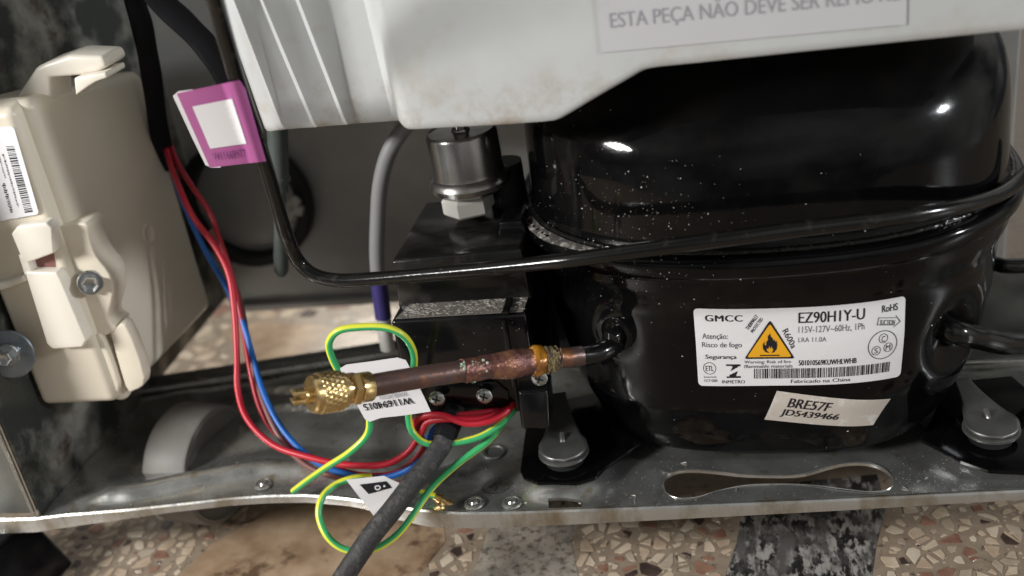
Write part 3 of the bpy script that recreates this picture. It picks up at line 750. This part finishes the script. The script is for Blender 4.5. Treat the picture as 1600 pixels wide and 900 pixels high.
# notice sticker
sa,sb = Vector(PY(940,82,0)), Vector(PY(1416,38,0))
tl_ = Vector(PY(930,-8,0)); 
fnT = lambda u,v_,off: Vector((sa.x+u, -off, sa.z-v_+ (sb.z-sa.z)*u/(sb.x-sa.x)))
sw = sb.x-sa.x
st = sticker('notice_sticker', [(0,-2.6),(sw,-2.6),(sw,0),(0,0)], M['film'], tr, fnT, .03, None, 'clear sticker printed with grey capitals')
ta = Vector(PY(955,47,0)); tb = Vector(PY(1318,10,0)); u0 = ta.x-sa.x; vv = sa.z-ta.z+ (sb.z-sa.z)*u0/sw
Print().text('ESTA PEÇA NÃO DEVE SER REMOVIDA', u0, vv-.5, u0+(tb.x-ta.x)*1.30, vv+.03).lay('lettering', M['faint'], st, fnT, .04)
# grime that has settled along the tray's lower rim
def rim_dirt(m, zc, width):
    n,l = m.node_tree.nodes, m.node_tree.links; b_ = n['Principled BSDF']
    old = b_.inputs['Base Color'].links[0].from_socket
    t_ = n.new('ShaderNodeTexCoord'); sx = n.new('ShaderNodeSeparateXYZ'); l.new(t_.outputs['Object'], sx.inputs['Vector'])
    gr = n.new('ShaderNodeMapRange'); gr.inputs['From Min'].default_value = zc+width; gr.inputs['From Max'].default_value = zc; l.new(sx.outputs['Z'], gr.inputs['Value'])
    q1 = n.new('ShaderNodeTexNoise'); q1.inputs['Scale'].default_value = 95; q1.inputs['Detail'].default_value = 9; q1.inputs['Roughness'].default_value = .7; l.new(t_.outputs['Object'], q1.inputs['Vector'])
    r1 = n.new('ShaderNodeMapRange'); r1.inputs['From Min'].default_value = .47; r1.inputs['From Max'].default_value = .68; l.new(q1.outputs['Fac'], r1.inputs['Value'])
    mu = n.new('ShaderNodeMath'); mu.operation = 'MULTIPLY'; l.new(gr.outputs['Result'], mu.inputs[0]); l.new(r1.outputs['Result'], mu.inputs[1])
    mx = n.new('ShaderNodeMix'); mx.data_type = 'RGBA'; l.new(mu.outputs[0], mx.inputs['Factor']); l.new(old, mx.inputs['A']); mx.inputs['B'].default_value = (.37,.31,.25,1)
    l.new(mx.outputs['Result'], b_.inputs['Base Color'])
rim_dirt(M['tray'], .001, .017)
# ================================================================= cream control box, left
bx = root('cream_control_box', 'cream plastic control housing bolted to the left side wall', 'control box', (-14.6,5.8,3))
XS = -13.0; YF, YK = 2.45, 9.2
zfb, zkb, zft, zkt = 3.2, 2.9, 13.5, 12.5
hexa([(-16.1,YF,zfb),(XS,YF,zfb),(XS,YK,zkb),(-16.1,YK,zkb)], [(-16.1,YF,zft),(XS,YF,zft),(XS,YK,zkt),(-16.1,YK,zkt)], .38, 6).make('housing', M['cream'], bx)
# stepped rim: cover plate a little wider in front
hexa([(-16.15,1.95,3.15),(-13.32,1.95,3.15),(-13.32,2.9,3.1),(-16.15,2.9,3.1)], [(-16.15,1.95,13.35),(-13.32,1.95,13.35),(-13.32,3.1,13.5),(-16.15,3.1,13.5)], .28, 5).make('front_cover', M['cream'], bx)
# hook on top
hp = [PY(*q,3.6) for q in ((16,175),(24,152),(55,106),(66,100),(108,86),(160,88),(168,104),(155,112),(126,118),(78,122),(80,146),(80,175))]
prism(hp, (0,1.3,0), .12, 3).make('top_hook', M['cream2'], bx)
hp = [PY(*q,3.3) for q in ((115,122),(140,117),(165,113),(168,122),(150,128),(140,134),(118,150))]
prism(hp, (0,1.2,0), .06, 3).make('hook_tongue', M['cream2'], bx)
# ledge / notch beside the strap and raised boss round the hex screw
def fbox(name, quad, depth, bev, m=M['cream'], y=1.75, seg=3):
    if name in ('side_boss','screw_recess_rim','lower_rib'): quad = [(p.x,p.y) for p in spline([(a,b_,0) for a,b_ in quad]+[(quad[0][0],quad[0][1],0)], 3)[:-1]]; bev *= .55
    return prism([PY(*q,y) for q in quad], (0,depth,0), bev, seg).make(name, m, bx)
fbox('side_boss', ((70,358),(105,352),(134,350),(140,372),(150,400),(172,430),(176,462),(168,500),(182,512),(172,522),(140,528),(118,500)), 1.0, .12, M['cream'], 2.24)
fbox('strap', ((17,366),(26,354),(72,348),(81,357),(84,396),(44,411),(34,406)), .5, .06, M['cream2'], 1.55)
fbox('strap', ((38,425),(88,426),(95,438),(135,532),(128,543),(82,546),(73,538)), .5, .06, M['cream2'], 1.55)
fbox('strap_link', ((28,398),(42,402),(52,432),(38,430)), .4, .04, M['cream2'], 1.6)
fbox('strap_window', ((40,404),(84,396),(88,428),(44,428)), .05, .0, M['brown'], 1.93)
fbox('cross_rib', ((-60,452),(10,440),(38,430),(42,440),(12,452),(-60,470)), .8, .08, M['cream2'], 1.75)
fbox('lower_rib', ((142,532),(158,526),(186,600),(176,618),(168,610)), .5, .1, M['cream'], 2.12)
fbox('lower_rib', ((172,522),(196,508),(226,590),(210,610),(196,604)), .5, .1, M['cream'], 2.25)
lathe(PX(232,365,-13.0), (1,0,0), [(-.1,.36),(.02,.36),(.04,.33),(.02,.3),(.0,.01)], 28).make('moulding_mark', M['cream'], bx)
lathe(PY(190,612,2.6), (0,0,-1), [(-.5,.3),(.1,.3),(.2,.2),(.22,.01)], 20).make('drain_nub', M['cream'], bx)
# barcode label
lq = quadmap(PY(-45,200,1.9),PY(22,197,1.9),PY(62,334,1.9),PY(-5,346,1.9),100,200)
bl = sticker('barcode_label', rounded(0,0,100,200,8), M['label'], bx, lq, .03, None, 'white barcode sticker')
P_ = Print(); r5 = random.Random(3); u = 40
vv = 42
while vv < 190:
    h_ = r5.choice((1.2,1.2,2.2,3.2)); P_.rect(70,vv,88,vv+h_); vv += h_+r5.choice((1.2,1.6,2.4))
for u_,h2,v0_,v1_ in ((56,5,58,176),(36,9,120,186),(46,4,50,110)):      # lines too blurred to read in the photo: broken strokes
    q_ = v0_
    while q_ < v1_:
        e_ = r5.uniform(1.0,3.2); P_.rect(u_+r5.uniform(0,h2*.4), q_, u_+h2-r5.uniform(0,h2*.3), q_+e_); q_ += e_+r5.uniform(.8,2.0)
P_.lay('barcode', M['ink'], bl, lq, .04)
# hex screw and big washer
def hexscrew(c, axis, r, m, parent, phillips=False):
    a = Vector(axis).normalized()
    lathe(c, a, [(0,r*1.45),(.05,r*1.5),(.1,r*1.35)], 30).make('screw_washer', m, parent)
    o = lathe(Vector(c)+a*.1, a, [(0,r),(.28,r),(.34,r*.88),(.30,r*.6),(.28,.01)], 6).make('screw_head', m, parent, angle=20); return o
sc = root('hex_screw', 'small zinc hex screw in the side of the cream box', 'screw', PY(142,442,1.2))
hexscrew(PY(141,441,2.1), (.6,-1,.15), .27, M['zinc'], sc)
sc = root('hex_bolt', 'hex bolt through a large round blue-grey washer at the left edge', 'bolt', PY(12,556,.9))
ax = Vector((.25,-1,.15)).normalized(); c = Vector(PY(14,554,1.1))
lathe(c, ax, [(-.1,.80),(0,.82),(.03,.78),(.04,.2)], 48).make('round_washer', M['bluezinc'], sc)
hexscrew(c+ax*.05, ax, .26, M['zinc'], sc)

# ================================================================= terminal box
tb_ = root('terminal_cover', 'black plastic terminal cover with a dusty ledge, left of the compressor', 'terminal box', (-1,4,2.4))
hexa([(-3.15,1.5,2.45),(.98,1.5,2.45),(1.25,5.4,2.45),(-3.15,5.4,2.45)], [(-3.15,1.6,5.85),(1.0,1.6,5.85),(1.2,5.2,5.85),(-3.05,5.2,5.85)], .12, 3).make('front_housing', M['blackplastic'], tb_)
hexa([(-3.15,2.55,5.6),(1.05,2.55,5.6),(1.2,7,5.6),(-3.1,7,5.6)], [(-3.1,2.65,7.35),(.95,2.65,7.45),(1.0,6.3,7.85),(-2.75,6.3,7.75)], .1, 3).make('upper_housing', M['smoke'], tb_)
q4 = [(-3.0,1.66,5.87),(.92,1.66,5.87),(.95,2.58,5.87),(-2.75,2.58,5.87)]
prism(q4, (0,0,.02)).make('dusty_ledge', M['dusty'], tb_)
box((1.75,6.6,4.8),(1.9,2.2,6.6),.2,2).make('rear_gap_block', M['rubber'], tb_)  # added black block that darkens the bright gap beside the shell
box((.42,1.95,5.95),(.22,.9,.14),.03,1).make('ledge_rib', M['blackplastic'], tb_)
box((.35,1.46,4.15),(.14,.14,3.2),.04,2).make('seam_rib', M['blackplastic'], tb_)
hexa([(.1,3.6,7.5),(1.0,3.6,7.5),(1.0,4.9,7.55),(.1,4.9,7.55)],[(.2,3.6,7.95),(.9,3.6,7.95),(.9,4.7,8.0),(.2,4.7,8.0)],.08,2).make('latch', M['blackplastic'], tb_)
hexa([(.45,.9,2.2),(1.35,.9,2.2),(1.35,2.2,2.2),(.45,2.2,2.2)],[(.45,1.2,3.4),(1.4,1.2,3.4),(1.4,2.2,3.5),(.45,2.2,3.5)],.12,3).make('side_lug', M['blackplastic'], tb_)
prism([PY(*q,1.45) for q in ((640,620),(660,600),(775,596),(795,612),(795,640),(640,650))], (0,.3,0), .06, 2).make('cable_clamp', M['blackplastic'], tb_)
g = G(); rd = random.Random(21)
for i in range(420):   # lint on the ledge
    x = rd.uniform(-2.8,.9); y = rd.uniform(1.68,2.5); a = rd.random()*math.pi; L = rd.uniform(.02,.09); z = 5.9+rd.random()*.03
    dx,dy = math.cos(a)*L,math.sin(a)*L; w = .005
    g.add([(x-dx,y-dy,z),(x+dx,y+dy,z+rd.random()*.03),(x+dx,y+dy+w,z+.01),(x-dx,y-dy+w,z+.01)], [(0,1,2,3)])
for i in range(60):
    x = rd.uniform(-2.6,.9); z = rd.uniform(3,5.7); s = rd.uniform(.008,.025); g.add([(x,1.52,z),(x+s,1.5,z),(x+s*.5,1.5,z+s*1.5)], [(0,1,2)])
g.make('lint', M['dust'], tb_, smooth=False)['kind'] = 'stuff'
def pan_screw(px, py, y, lab):
    c = Vector(PY(px,py,y)); s = root('cross_head_screw', lab, 'screw', c, 'cross-head screws in the terminal cover'); a = Vector((0,-1,.12)).normalized()
    lathe(c, a, [(-.1,.1),(0,.24),(.05,.25),(.10,.2),(.125,.1),(.13,.01)], 28).make('screw_head', M['zinc'], s)
    for k in (20,110):
        R = Matrix.Rotation(math.radians(k),3,'Y'); box(c+a*.125, (.27,.03,.05), .0,1,R).make('cross_slot', M['rubber'], s)
pan_screw(683,622,1.12,'left silver cross-head screw below the copper pipe, next to the white tag')
pan_screw(757,618,1.12,'middle silver cross-head screw below the copper pipe')
pan_screw(843,590,1.1,'right silver cross-head screw half hidden behind the amber joint')

# ================================================================= canister and nut
t = root('metal_canister', 'dull metal canister with bulged rim above the black terminal cover', 'canister', PY(735,345,5))
c = Vector(PY(730,330,5)); ax = Vector((-.02,.0,1)).normalized(); zb = 7.75
zb += .22; c = Vector((c.x+.28,5,zb))
lathe(c, ax, [(.62,.01),(.62,.9),(.66,1.12),(.78,1.26),(.95,1.31),(1.1,1.26),(1.2,1.15),(1.32,1.12),(2.45,1.11),(2.55,1.06),(2.58,1.04),(2.54,1.0),(2.56,.01)], 56).make('canister_body', M['canister'], t)
lathe(c+ax*2.5, ax, [(0,.3),(.12,.28),(.14,.24),(2.2,.24)], 20).make('stem_tube', M['canister'], t)
lathe(c+Vector((-.15,-.2,-.05)), ax, [(0,.74),(.08,.82),(.5,.82),(.58,.74),(.68,.6)], 6, up=(.9,.3,0)).make('hex_nut', M['nut'], t, angle=20)
lathe(c+Vector((.95,.9,-.5)), ax, [(0,.6),(1.6,.6)], 24).make('mounting_post', M['rubber'], t)

# ================================================================= tubes
W_ = lambda L_: [PY(*q) for q in L_]
t = root('black_refrigerant_tube', 'long thin black tube crossing in front of the compressor seam', 'tube', PY(500,435,1.2))
pts = W_([(308,-90,-4.0),(330,-20,-3.2),(352,60,-2.2),(372,130,-1.3),(397,205,-.5),(418,270,.2),(437,335,.8),(452,380,1.0),(468,410,1.3),(492,430,1.2),(530,438,1.1),(580,436,1.0),(650,430,.8),(730,423,.5),(820,414,.1),(900,405,-.3),(1000,391,-.5),(1120,375,-.6),(1250,358,-.5),(1380,342,-.1),(1480,327,.7),(1540,312,1.9),(1575,296,3.0),(1605,270,4.0),(1640,230,5.0)])
g = sweep(pts, .21, 16, 8); g.make('tube_run', M['tubeblack'], t, uvs=None)
t = root('grey_cable', 'grey cable with a purple sleeve hanging behind the terminal cover', 'cable', PY(592,500,7))
sweep(W_([(665,170,7.0),(632,200,7.0),(607,240,7.0),(594,290,7.0),(590,350,7.0),(589,400,7),(592,445,7)]), .27, 16).make('cable_sheath', M['greytube'], t)
sweep(W_([(592,440,7),(595,465,7),(599,496,7)]), .30, 16).make('purple_sleeve', M['purple'], t)
sweep(W_([(599,494,7),(602,520,7),(606,545,7)]), .27, 16).make('cable_end', M['nut'], t)
t = root('sealed_tube', 'grey-green sealed tube end hanging down in front of the fan ring', 'tube', PY(440,430,6))
c0,c1 = Vector(PY(433,190,6)), Vector(PY(440,432,6)); L = (c1-c0).length
lathe(c0, (c1-c0), [(0,.34),(L*.33,.34),(L*.34,.39),(L*.36,.39),(L*.37,.30),(L*.40,.29),(L*.41,.32),(L*.43,.32),(L*.44,.24),(L*.55,.2),(L*.7,.22),(L*.85,.26),(L*.96,.25),(L*.99,.15),(L,.01)], 24).make('tube_body', M['darktube'], t)
# taped harnesses top left
def strap(name, lab, P_, w, th=.3):
    t_ = root(name, lab, 'harness', P_[-1]); sweep(P_, w, 10, 5, flat=th/w, rfun=lambda s,a: 1+.03*math.sin(s*23+a*2)).make('taped_bundle', M['tape'], t_)
strap('taped_harness', 'black taped wire harness hanging down behind the cream box', W_([(205,-40,7),(212,5,7),(222,40,7),(232,90,7.5),(240,140,8),(248,200,8.5),(262,260,9)]), .36, .3)
strap('taped_harness', 'black taped wire harness slanting down towards the pink label', W_([(225,-40,6),(250,0,6),(290,38,6),(325,75,6),(350,112,6),(372,150,6)]), .42, .25)
# wires
def wire(name, lab, pts, m, r=.115, cat='wire', per=6, **k):
    P_ = W_(pts); P_ = [tuple(q[i]+.035*mnoise.noise(Vector(q)*1.3+Vector((i*7.1,len(pts),0))) for i in range(3)) for q in P_]; t_ = root(name, lab, cat, min(P_, key=lambda q:q[2]))
    g_ = sweep(P_, r, 12, per, **k); g_.make('sheath', m, t_, uvs=g_.uv); return t_
wire('red_wire','bright red wire sweeping furthest left and crossing over the blue wire',[(236,110,10),(250,190,9.5),(266,255,8),(283,300,6),(303,340,5.5),(335,385,5),(358,430,4.5),(367,490,3.8),(370,560,3.0),(371,610,2.4),(386,655,1.7),(425,695,1.0),(480,714,.6),(540,727,.4),(600,726,.4),(635,708,.6),(655,680,.8),(668,660,1.0),(700,655,.9),(750,655,1.0),(790,640,1.4),(800,625,2)], M['red'], .105)
wire('red_wire','darker red wire running behind the bright red one and under the terminal cover',[(240,110,10.3),(256,190,9.8),(276,250,8.2),(300,292,6.5),(330,335,6),(347,385,5.4),(362,430,5),(378,500,4.2),(392,580,3.4),(408,640,2.5),(440,685,1.7),(500,722,1.1),(560,742,.9),(620,738,.9),(662,700,1.0),(650,668,1.2),(672,655,1.3),(720,648,1.2),(780,640,1.5),(798,622,2.2)], M['red2'], .098)
wire('red_wire','short red wire arched just below the cross-head screws',[(655,690,1.3),(648,664,1.1),(660,652,1.0),(690,650,.9),(730,661,.8),(770,655,.9),(800,632,1.5),(806,610,2.5)], M['red'], .105)
wire('blue_wire','blue wire curving between the red wire and the brown wire',[(262,240,8.6),(277,292,7.2),(298,345,6.3),(322,395,5.8),(352,445,5.0),(378,500,4.2),(396,560,3.4),(415,620,2.4),(445,675,1.5),(490,720,.9),(540,740,.7),(590,747,.7),(635,735,.8),(662,705,1.0),(672,680,1.1),(690,662,1.2),(730,655,1.4),(770,652,1.8)], M['blue'], .10)
wire('brown_wire','brownish pink wire running lowest in the loom',[(330,360,6.6),(360,430,5.4),(378,480,4.8),(392,560,3.7),(412,630,2.4),(440,688,1.4),(480,728,.9),(530,748,.6),(590,757,.6),(640,748,.8),(668,715,1.0),(680,680,1.4),(700,655,1.8)], M['brown'], .095)
wire('earth_wire','green and yellow wire looping over the white tag behind the brass cap',[(458,768,.6),(480,750,.3),(510,730,-.3),(545,708,-.5),(572,680,-.35),(578,655,-.25),(570,630,-.2),(552,608,-.15),(532,583,-.1),(518,558,-.1),(514,535,-.1),(530,517,-.1),(570,511,0),(608,513,.1),(632,526,.2),(645,550,.4),(646,580,.6),(641,620,.7),(638,650,.8),(645,676,.7),(668,692,.6),(710,692,.7),(755,680,.9),(790,655,1.2),(806,632,1.7),(808,615,2.6)], M['earth'], .11)
wire('earth_wire','green and yellow wire in a low loop hanging below the pan lip',[(806,628,2),(790,655,1.5),(760,690,1.0),(715,724,.5),(675,762,.0),(640,812,-.9),(612,842,-1.3),(575,860,-1.5),(540,860,-1.5),(512,840,-1.3),(499,808,-.9),(502,780,-.5),(520,760,0),(550,748,.3),(580,745,.6)], M['earth'], .11, twist=2.5)
e = wire('crimped_earth_lead','short green lead with a crimped yellow metal terminal on the pan',[(600,752,.9),(640,764,.6),(670,772,.45),(682,776,.4)], M['earth'], .10, 'terminal')
c0,c1 = Vector(PY(680,775,.4)), Vector(PY(716,796,.25)); L=(c1-c0).length
lathe(c0,(c1-c0),[(0,.14),(L*.25,.17),(L*.3,.11),(L*.45,.11),(L*.5,.15),(L*.8,.16),(L,.08)],14).make('crimp_terminal', M['brass'], e)
t = root('black_sleeved_cable','thick black sleeved cable running down over the pan lip','cable',PY(530,900,-3))
rr = random.Random(8)
P_ = W_([(712,640,1.6),(703,665,1.1),(690,695,.6),(668,726,.1),(640,762,-.5),(604,808,-1.2),(570,852,-1.8),(535,905,-2.4),(500,960,-3)])
sweep(P_, .32, 20, 10, rfun=lambda s,a: 1+.02*math.sin(a*3+s*9)+.03*math.sin(s*30)*math.sin(a+s*5)).make('sleeve', M['sleeve'], t)
sweep(W_([(712,640,1.6),(700,668,1.0),(694,684,.75)]), .37, 16, 5, rfun=lambda s,a: 1+.06*math.sin(a*5)).make('tape_wrap', M['tape'], t)
# ================================================================= copper service pipe
t = root('copper_service_pipe', 'burnt copper pipe with brass capped valve, pointing left from the compressor', 'pipe', PY(700,585,-1.5))
PP = W_([(556,607,-2.75),(600,599,-2.35),(660,589,-1.8),(720,580,-1.2),(790,571,-.5),(850,563,.1)])
sweep(PP, .305, 28, 12, rfun=lambda s,a: 1+.008*math.sin(a*3+s*30)).make('pipe', M['copper'], t)
def nz3(s,a,f,k): return mnoise.noise(Vector((math.cos(a)*f, math.sin(a)*f, s*k)))
def lump(s,a): return 1.0+.09*nz3(s,a,1.2,5)+.05*nz3(s,a,3,16)+.22*max(0,math.sin(math.pi*min(1,max(0,(s-.38)/.6))))+.03*math.sin(s*22)*(s>.4)
sweep(W_([(722,579,-1.18),(760,574,-.78),(800,569,-.4),(838,563,0)]), .335, 32, 18, rfun=lump).make('swollen_joint', M['scale'], t)
sweep(W_([(828,565,-.08),(838,563.5,.02),(850,562,.12)]), .46, 32, 12, rfun=lambda s,a: .76+.24*max(0,math.sin(math.pi*s))**.7+.14*nz3(s,a,1.6,2)).make('braze_ring', M['braze'], t)
sweep(W_([(848,563,.1),(862,561,.25),(872,559.8,.36)]), .38, 36, 20, rfun=lambda s,a: 1.0-.2*s+.22*nz3(s,a,3,7)+.12*nz3(s,a,7,19)).make('crusty_solder', M['crust'], t)
sweep(W_([(868,560,.3),(895,557.5,.58),(914,555.5,.8)]), .29, 22, 8, rfun=lambda s,a: 1+.02*math.sin(a*2+s*9)).make('pipe_end', M['copper'], t)
sn = Sn(*stubL); 
sweep([PY(908,556,.74), PY(925,554,.92), PY(943,548,1.15), PY(958,540,1.5), PY(966,531,1.9), outward(stubL,.3), outward(stubL,-.5)], .30, 22, 8).make('black_elbow', M['tubeblack'], t)
g = G(); rp = random.Random(2)
for i in range(110):
    s = rp.gauss(.42,.2)
    if not 0<s<1: continue
    a = Vector(PY(712+60*s, 581-8*s, -1.25+.55*s)); ang = rp.choice((rp.gauss(.0,.5), rp.gauss(math.pi,.35)))
    p = a+(Vector((0,-.35,.94))*math.cos(ang)+Vector((.1,-.9,-.3))*math.sin(abs(ang)))*.345; q = rp.uniform(.02,.06)
    b = bmesh.new(); bmesh.ops.create_icosphere(b, subdivisions=1, radius=q, matrix=Matrix.Translation(p)); g.bm(b)
g.make('patina_crust', M['patina'], t)['kind'] = 'stuff'
# brass valve with knurled cap
A = Vector(PY(462,620,-3.9)); B_ = Vector(PY(582,603,-2.5)); ax = (B_-A).normalized(); L = (B_-A).length
vr = root('brass_valve_cap', 'brass service valve with knurled cap on the end of the copper pipe', 'valve', A)
k = L/120.
def at(px): return A+ax*((px-462)*k)
def knurl(h,th,r):
    if r < .5: return r
    a = abs(math.sin(th*11+h*14)); c_ = abs(math.sin(th*11-h*9)); return r*(.955+.11*min(a**.7,.8)*(.55+.45*c_**.5))
H = 66*k
lathe(at(484), ax, [(0,.30),(.0,.44),(.05,.49),(.22,.50),(.25,.46)], 48).make('cap_collar', M['brass'], vr)
pr = [(0,.46)]+[(.03+i*(36*k-.06)/34,.52) for i in range(35)]+[(36*k,.46)]
lathe(at(494), ax, pr, 180, rad=knurl).make('knurled_grip', M['brass'], vr, angle=80)
lathe(at(529), ax, [(0,.46),(.03,.47),(8*k,.47),(9*k,.43),(9*k,.33),(20*k,.33)], 48).make('cap_skirt', M['brass'], vr)
lathe(at(545), ax, [(0,.40),(.05,.46),(14*k-.05,.46),(14*k,.40)], 6, up=(0,-.3,1)).make('hex_nut', M['brass'], vr, angle=20)
lathe(at(559), ax, [(0,.36),(.03,.40),(18*k,.40),(20*k,.38),(20*k,.32)], 40).make('flare_collar', M['brass'], vr)
up = Vector((0,0,1)); up = (up-ax*up.dot(ax)).normalized(); sd = ax.cross(up)
R = Matrix((ax,sd,up)).transposed()
lathe(at(474), ax, [(0,.16),(.02,.19),(12*k,.19)], 24).make('stem', M['brass'], vr)
for s in (1,-1): box(at(468)+up*.115*s, (.42,.30,.12), .03,2,R).make('stem_prong', M['brass'], vr)

# ================================================================= tags and flags
t = root('white_part_tag','white plastic part tag with upside-down print behind the brass valve','tag',PY(600,650,.3))
YT = -.55
o_ = PY(528,579,YT)
tq = quadmap(PY(531,570,YT),PY(629,556,YT),PY(672,645,YT),PY(574,659,YT),100,100)
tp = [PY(a,b_,YT) for a,b_ in ((531,576),(541,570),(580,565),(621,559),(634,563),(645,584),(660,615),(673,643),(632,649),(595,653),(578,659),(570,655),(548,615))]
tg = prism(tp, (0,.02,0)).make('tag_sheet', M['white'], t, smooth=False)
Print().text('W11694015', 6,68.5,84,80,180,.3).lay('lettering', M['ink'], tg, tq, .03)
Print().text('WHIRLPOOL', 34,57,80,65.5,180).lay('lettering', M['faint'], tg, tq, .03)
t = root('lower_part_tag','small white tag with a black printed block under the wire loom','tag',PY(590,790,0))
tp = [PY(a,b_,y) for a,b_,y in ((541,752,.3),(600,744,.3),(650,768,-.2),(612,804,-.6),(584,806,-.6))]
tp = [PY(a,b_,-.15) for a,b_ in ((541,750),(600,744),(640,762),(612,800),(584,806))]
tg = prism(tp, (0,.02,0)).make('tag_sheet', M['white'], t, smooth=False)
f_ = lambda u,v_,off: Vector(PY(u,v_,-.15-off))
Print().poly([(562,757),(603,752),(612,762),(576,772)]).lay('printed_block', M['ink'], tg, f_, .02)
Print().ring(590,762,5,4,2,16).rect(599,758,602,761).lay('printed_emblem', M['white'], tg, f_, .03)
# pink flag label round the tube
t = root('pink_flag_label','magenta flag label with a white square, wrapped on the black tube','label',PY(350,255,1.8))
def flag(u, v_):    # u 0..1 left-right, v 0..1 top-down
    TLp,TRp,BRp,BLp = (276,146),(379,124),(416,252),(328,262)
    px_ = TLp[0]*(1-u)*(1-v_)+TRp[0]*u*(1-v_)+BRp[0]*u*v_+BLp[0]*(1-u)*v_
    py_ = TLp[1]*(1-u)*(1-v_)+TRp[1]*u*(1-v_)+BRp[1]*u*v_+BLp[1]*(1-u)*v_
    w = (u-.86)/.15
    y = -.55-.9*(1-v_)+.15-.06*math.sin(u*3) + (-.34*math.sqrt(max(0,1-w*w)) if abs(w)<1 else 0)
    return px_,py_,y
def flagmap(u,v_,off): a,b_,y = flag(u,v_); return Vector(PY(a,b_,y-off))
U = 30; v = []; f = []
for i in range(U+1):
    for j in range(9): v.append(flagmap(i/U, j/8, 0))
f = [(i*9+j,i*9+j+1,(i+1)*9+j+1,(i+1)*9+j) for i in range(U) for j in range(8)]
fo = make('flag_sheet', v, f, M['pink'], t, angle=60); pass
bp = [Vector(PY(a,b_,.25-.9*(1-(b_-143)/115))) for a,b_ in ((270,150),(278,143),(300,140),(345,262),(330,262),(321,258),(300,215))]
prism(bp, (0,.02,0)).make('backing_sheet', M['white'], t, smooth=False)
Print().poly([(.14,.20),(.76,.20),(.76,.76),(.14,.76)]).lay('white_panel', M['white'], fo, flagmap, .03, .08)
Print().text('W11669177', .13,.82,.70,.92).lay('lettering', M['purpleink'], fo, flagmap, .045, .02)
for o in bpy.data.objects:
    if 'wl' in o: del o['wl']
